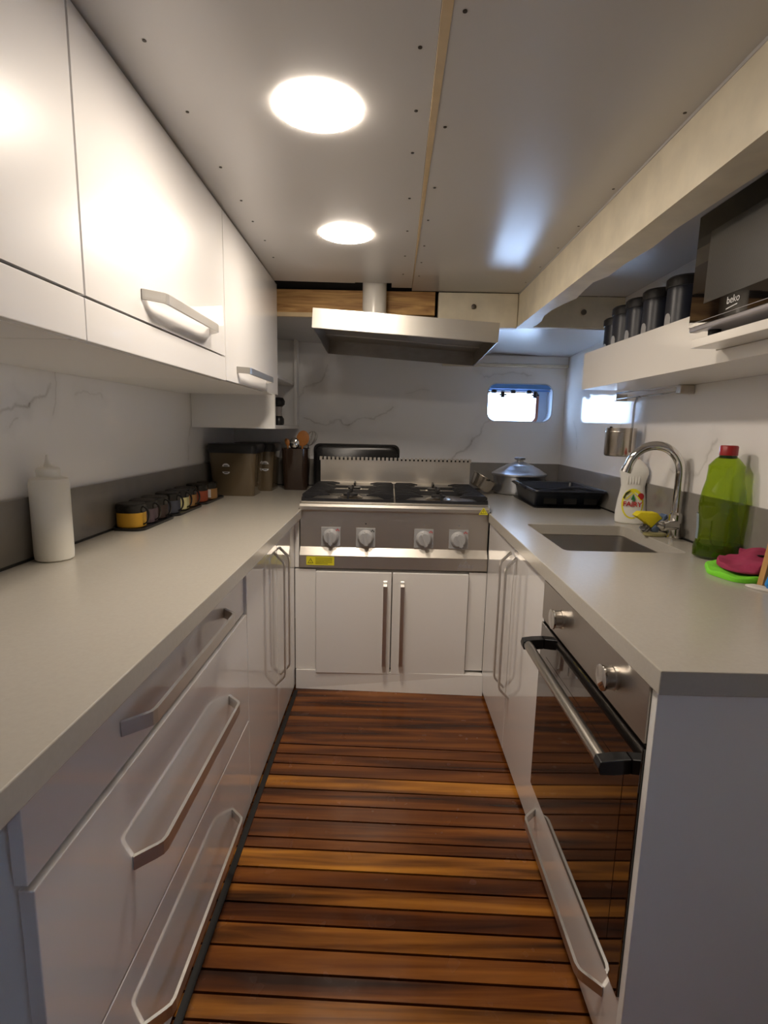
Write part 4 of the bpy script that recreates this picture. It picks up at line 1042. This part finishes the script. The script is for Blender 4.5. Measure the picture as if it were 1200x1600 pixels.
# spice jars on three trays
jx = -.872
def spice_tray(y0, y1, label):
    m = MB(); m.loft([L3(m.rrect(jx-.048, jx+.058, y0, y1, .03, 5), ZC+.0004), L3(m.rrect(jx-.050, jx+.060, y0-.002, y1+.002, .03, 5), ZC+.009), L3(m.rrect(jx-.046, jx+.056, y0+.002, y1-.002, .028, 5), ZC+.010), L3(m.rrect(jx-.044, jx+.054, y0+.004, y1-.004, .026, 5), ZC+.006)])
    tag(m.build('spice_tray', 'blackp', None, 40), label, 'tray', 'black trays under the spice jars')
def spice(y, mat, label, handle=True, lab=False, x=jx):
    t = thing('spice_jar', (x, y, ZC+.0065), label, 'jar', 'spice jars on the left worktop')
    o = (x, y, ZC+.0065)
    MB().lathe([(.032, .001), (.037, .004), (.0385, .012), (.0385, .052)], o, 32, 1.16, 1.1, power=2.5).build('contents', mat, t, True)
    MB().lathe([(.0388, .052), (.039, .064), (.040, .066), (.040, .078), (.037, .082), (0, .083)], o, 32, 1.16, 1.1, power=2.5).build('lid', 'darkclear', t, True)
    if handle:
        m = MB(); q_ = []
        for k in range(11):
            a_ = -PI/2+PI*k/10; q_.append((o[0]+.043+.020*math.cos(a_), o[1]-.008, o[2]+.042+.030*math.sin(a_)))
        m.band(q_, (0, 1, 0), .009, .004); m.build('handle', 'blackp', t)
    if lab:
        MB().prism([(o[0]+.005, o[2]+.012), (o[0]+.032, o[2]+.012), (o[0]+.032, o[2]+.05), (o[0]+.005, o[2]+.05)], o[1]-.0432, o[1]-.0422, 'y').build('paper_label', 'label', t)
    return t
spice_tray(1.705, 1.985, 'black tray under the three nearest spice jars')
spice_tray(2.005, 2.285, 'black tray under the middle three spice jars')
spice_tray(2.315, 2.595, 'black tray farthest along, right in front of the storage tubs')
spice(1.755, 'gold', 'golden yellow spice jar, nearest of the row')
spice(1.845, 'mauve', 'mauve grey spice jar right behind the golden one')
spice(1.935, 'dkbrown', 'dark brown spice jar at the back of the first tray')
spice(2.055, 'slate', 'slate dark spice jar at the front of the middle tray')
spice(2.145, 'pale', 'pale yellow spice jar on the middle tray')
spice(2.235, 'tan', 'tan brown spice jar at the back of the middle tray')
spice(2.375, 'brick', 'brick red spice jar at the front of the farthest tray', handle=False)
spice(2.47, 'tan', 'spice jar with a white paper label on the farthest tray', handle=False, lab=True, x=jx+.012)

# ================================================================= light and camera
w = bpy.data.worlds.new('outside'); sc.world = w; w.use_nodes = True
bg = w.node_tree.nodes['Background']; bg.inputs['Color'].default_value = (.46, .66, 1., 1); bg.inputs['Strength'].default_value = 20

F = 820.
T, Yw, Rl = math.radians(9.16), math.radians(-.4), math.radians(-1.24)
cy, sy = math.cos(Yw), math.sin(Yw)
fwd = Vector((sy*math.cos(T), cy*math.cos(T), -math.sin(T))); right = Vector((cy, -sy, 0)); down = fwd.cross(right)
r2 = math.cos(Rl)*right+math.sin(Rl)*down; d2 = -math.sin(Rl)*right+math.cos(Rl)*down
cam = bpy.data.cameras.new('camera'); co = bpy.data.objects.new('camera', cam); COL.objects.link(co)
mt = Matrix((r2, -d2, -fwd)).transposed().to_4x4(); mt.translation = (0, 0, 1.2); co.matrix_world = mt
cam.sensor_fit = 'VERTICAL'; cam.sensor_height = 24; cam.lens = F/1600*24; cam.clip_start = .01
sc.camera = co
sc.view_settings.view_transform = 'Standard'; sc.view_settings.look = 'None'; sc.view_settings.exposure = .27; sc.view_settings.gamma = 1
sc.cycles.max_bounces = 10; sc.cycles.diffuse_bounces = 6; sc.cycles.glossy_bounces = 6; sc.cycles.transmission_bounces = 8
sc.cycles.sample_clamp_indirect = 8; sc.cycles.use_denoising = True
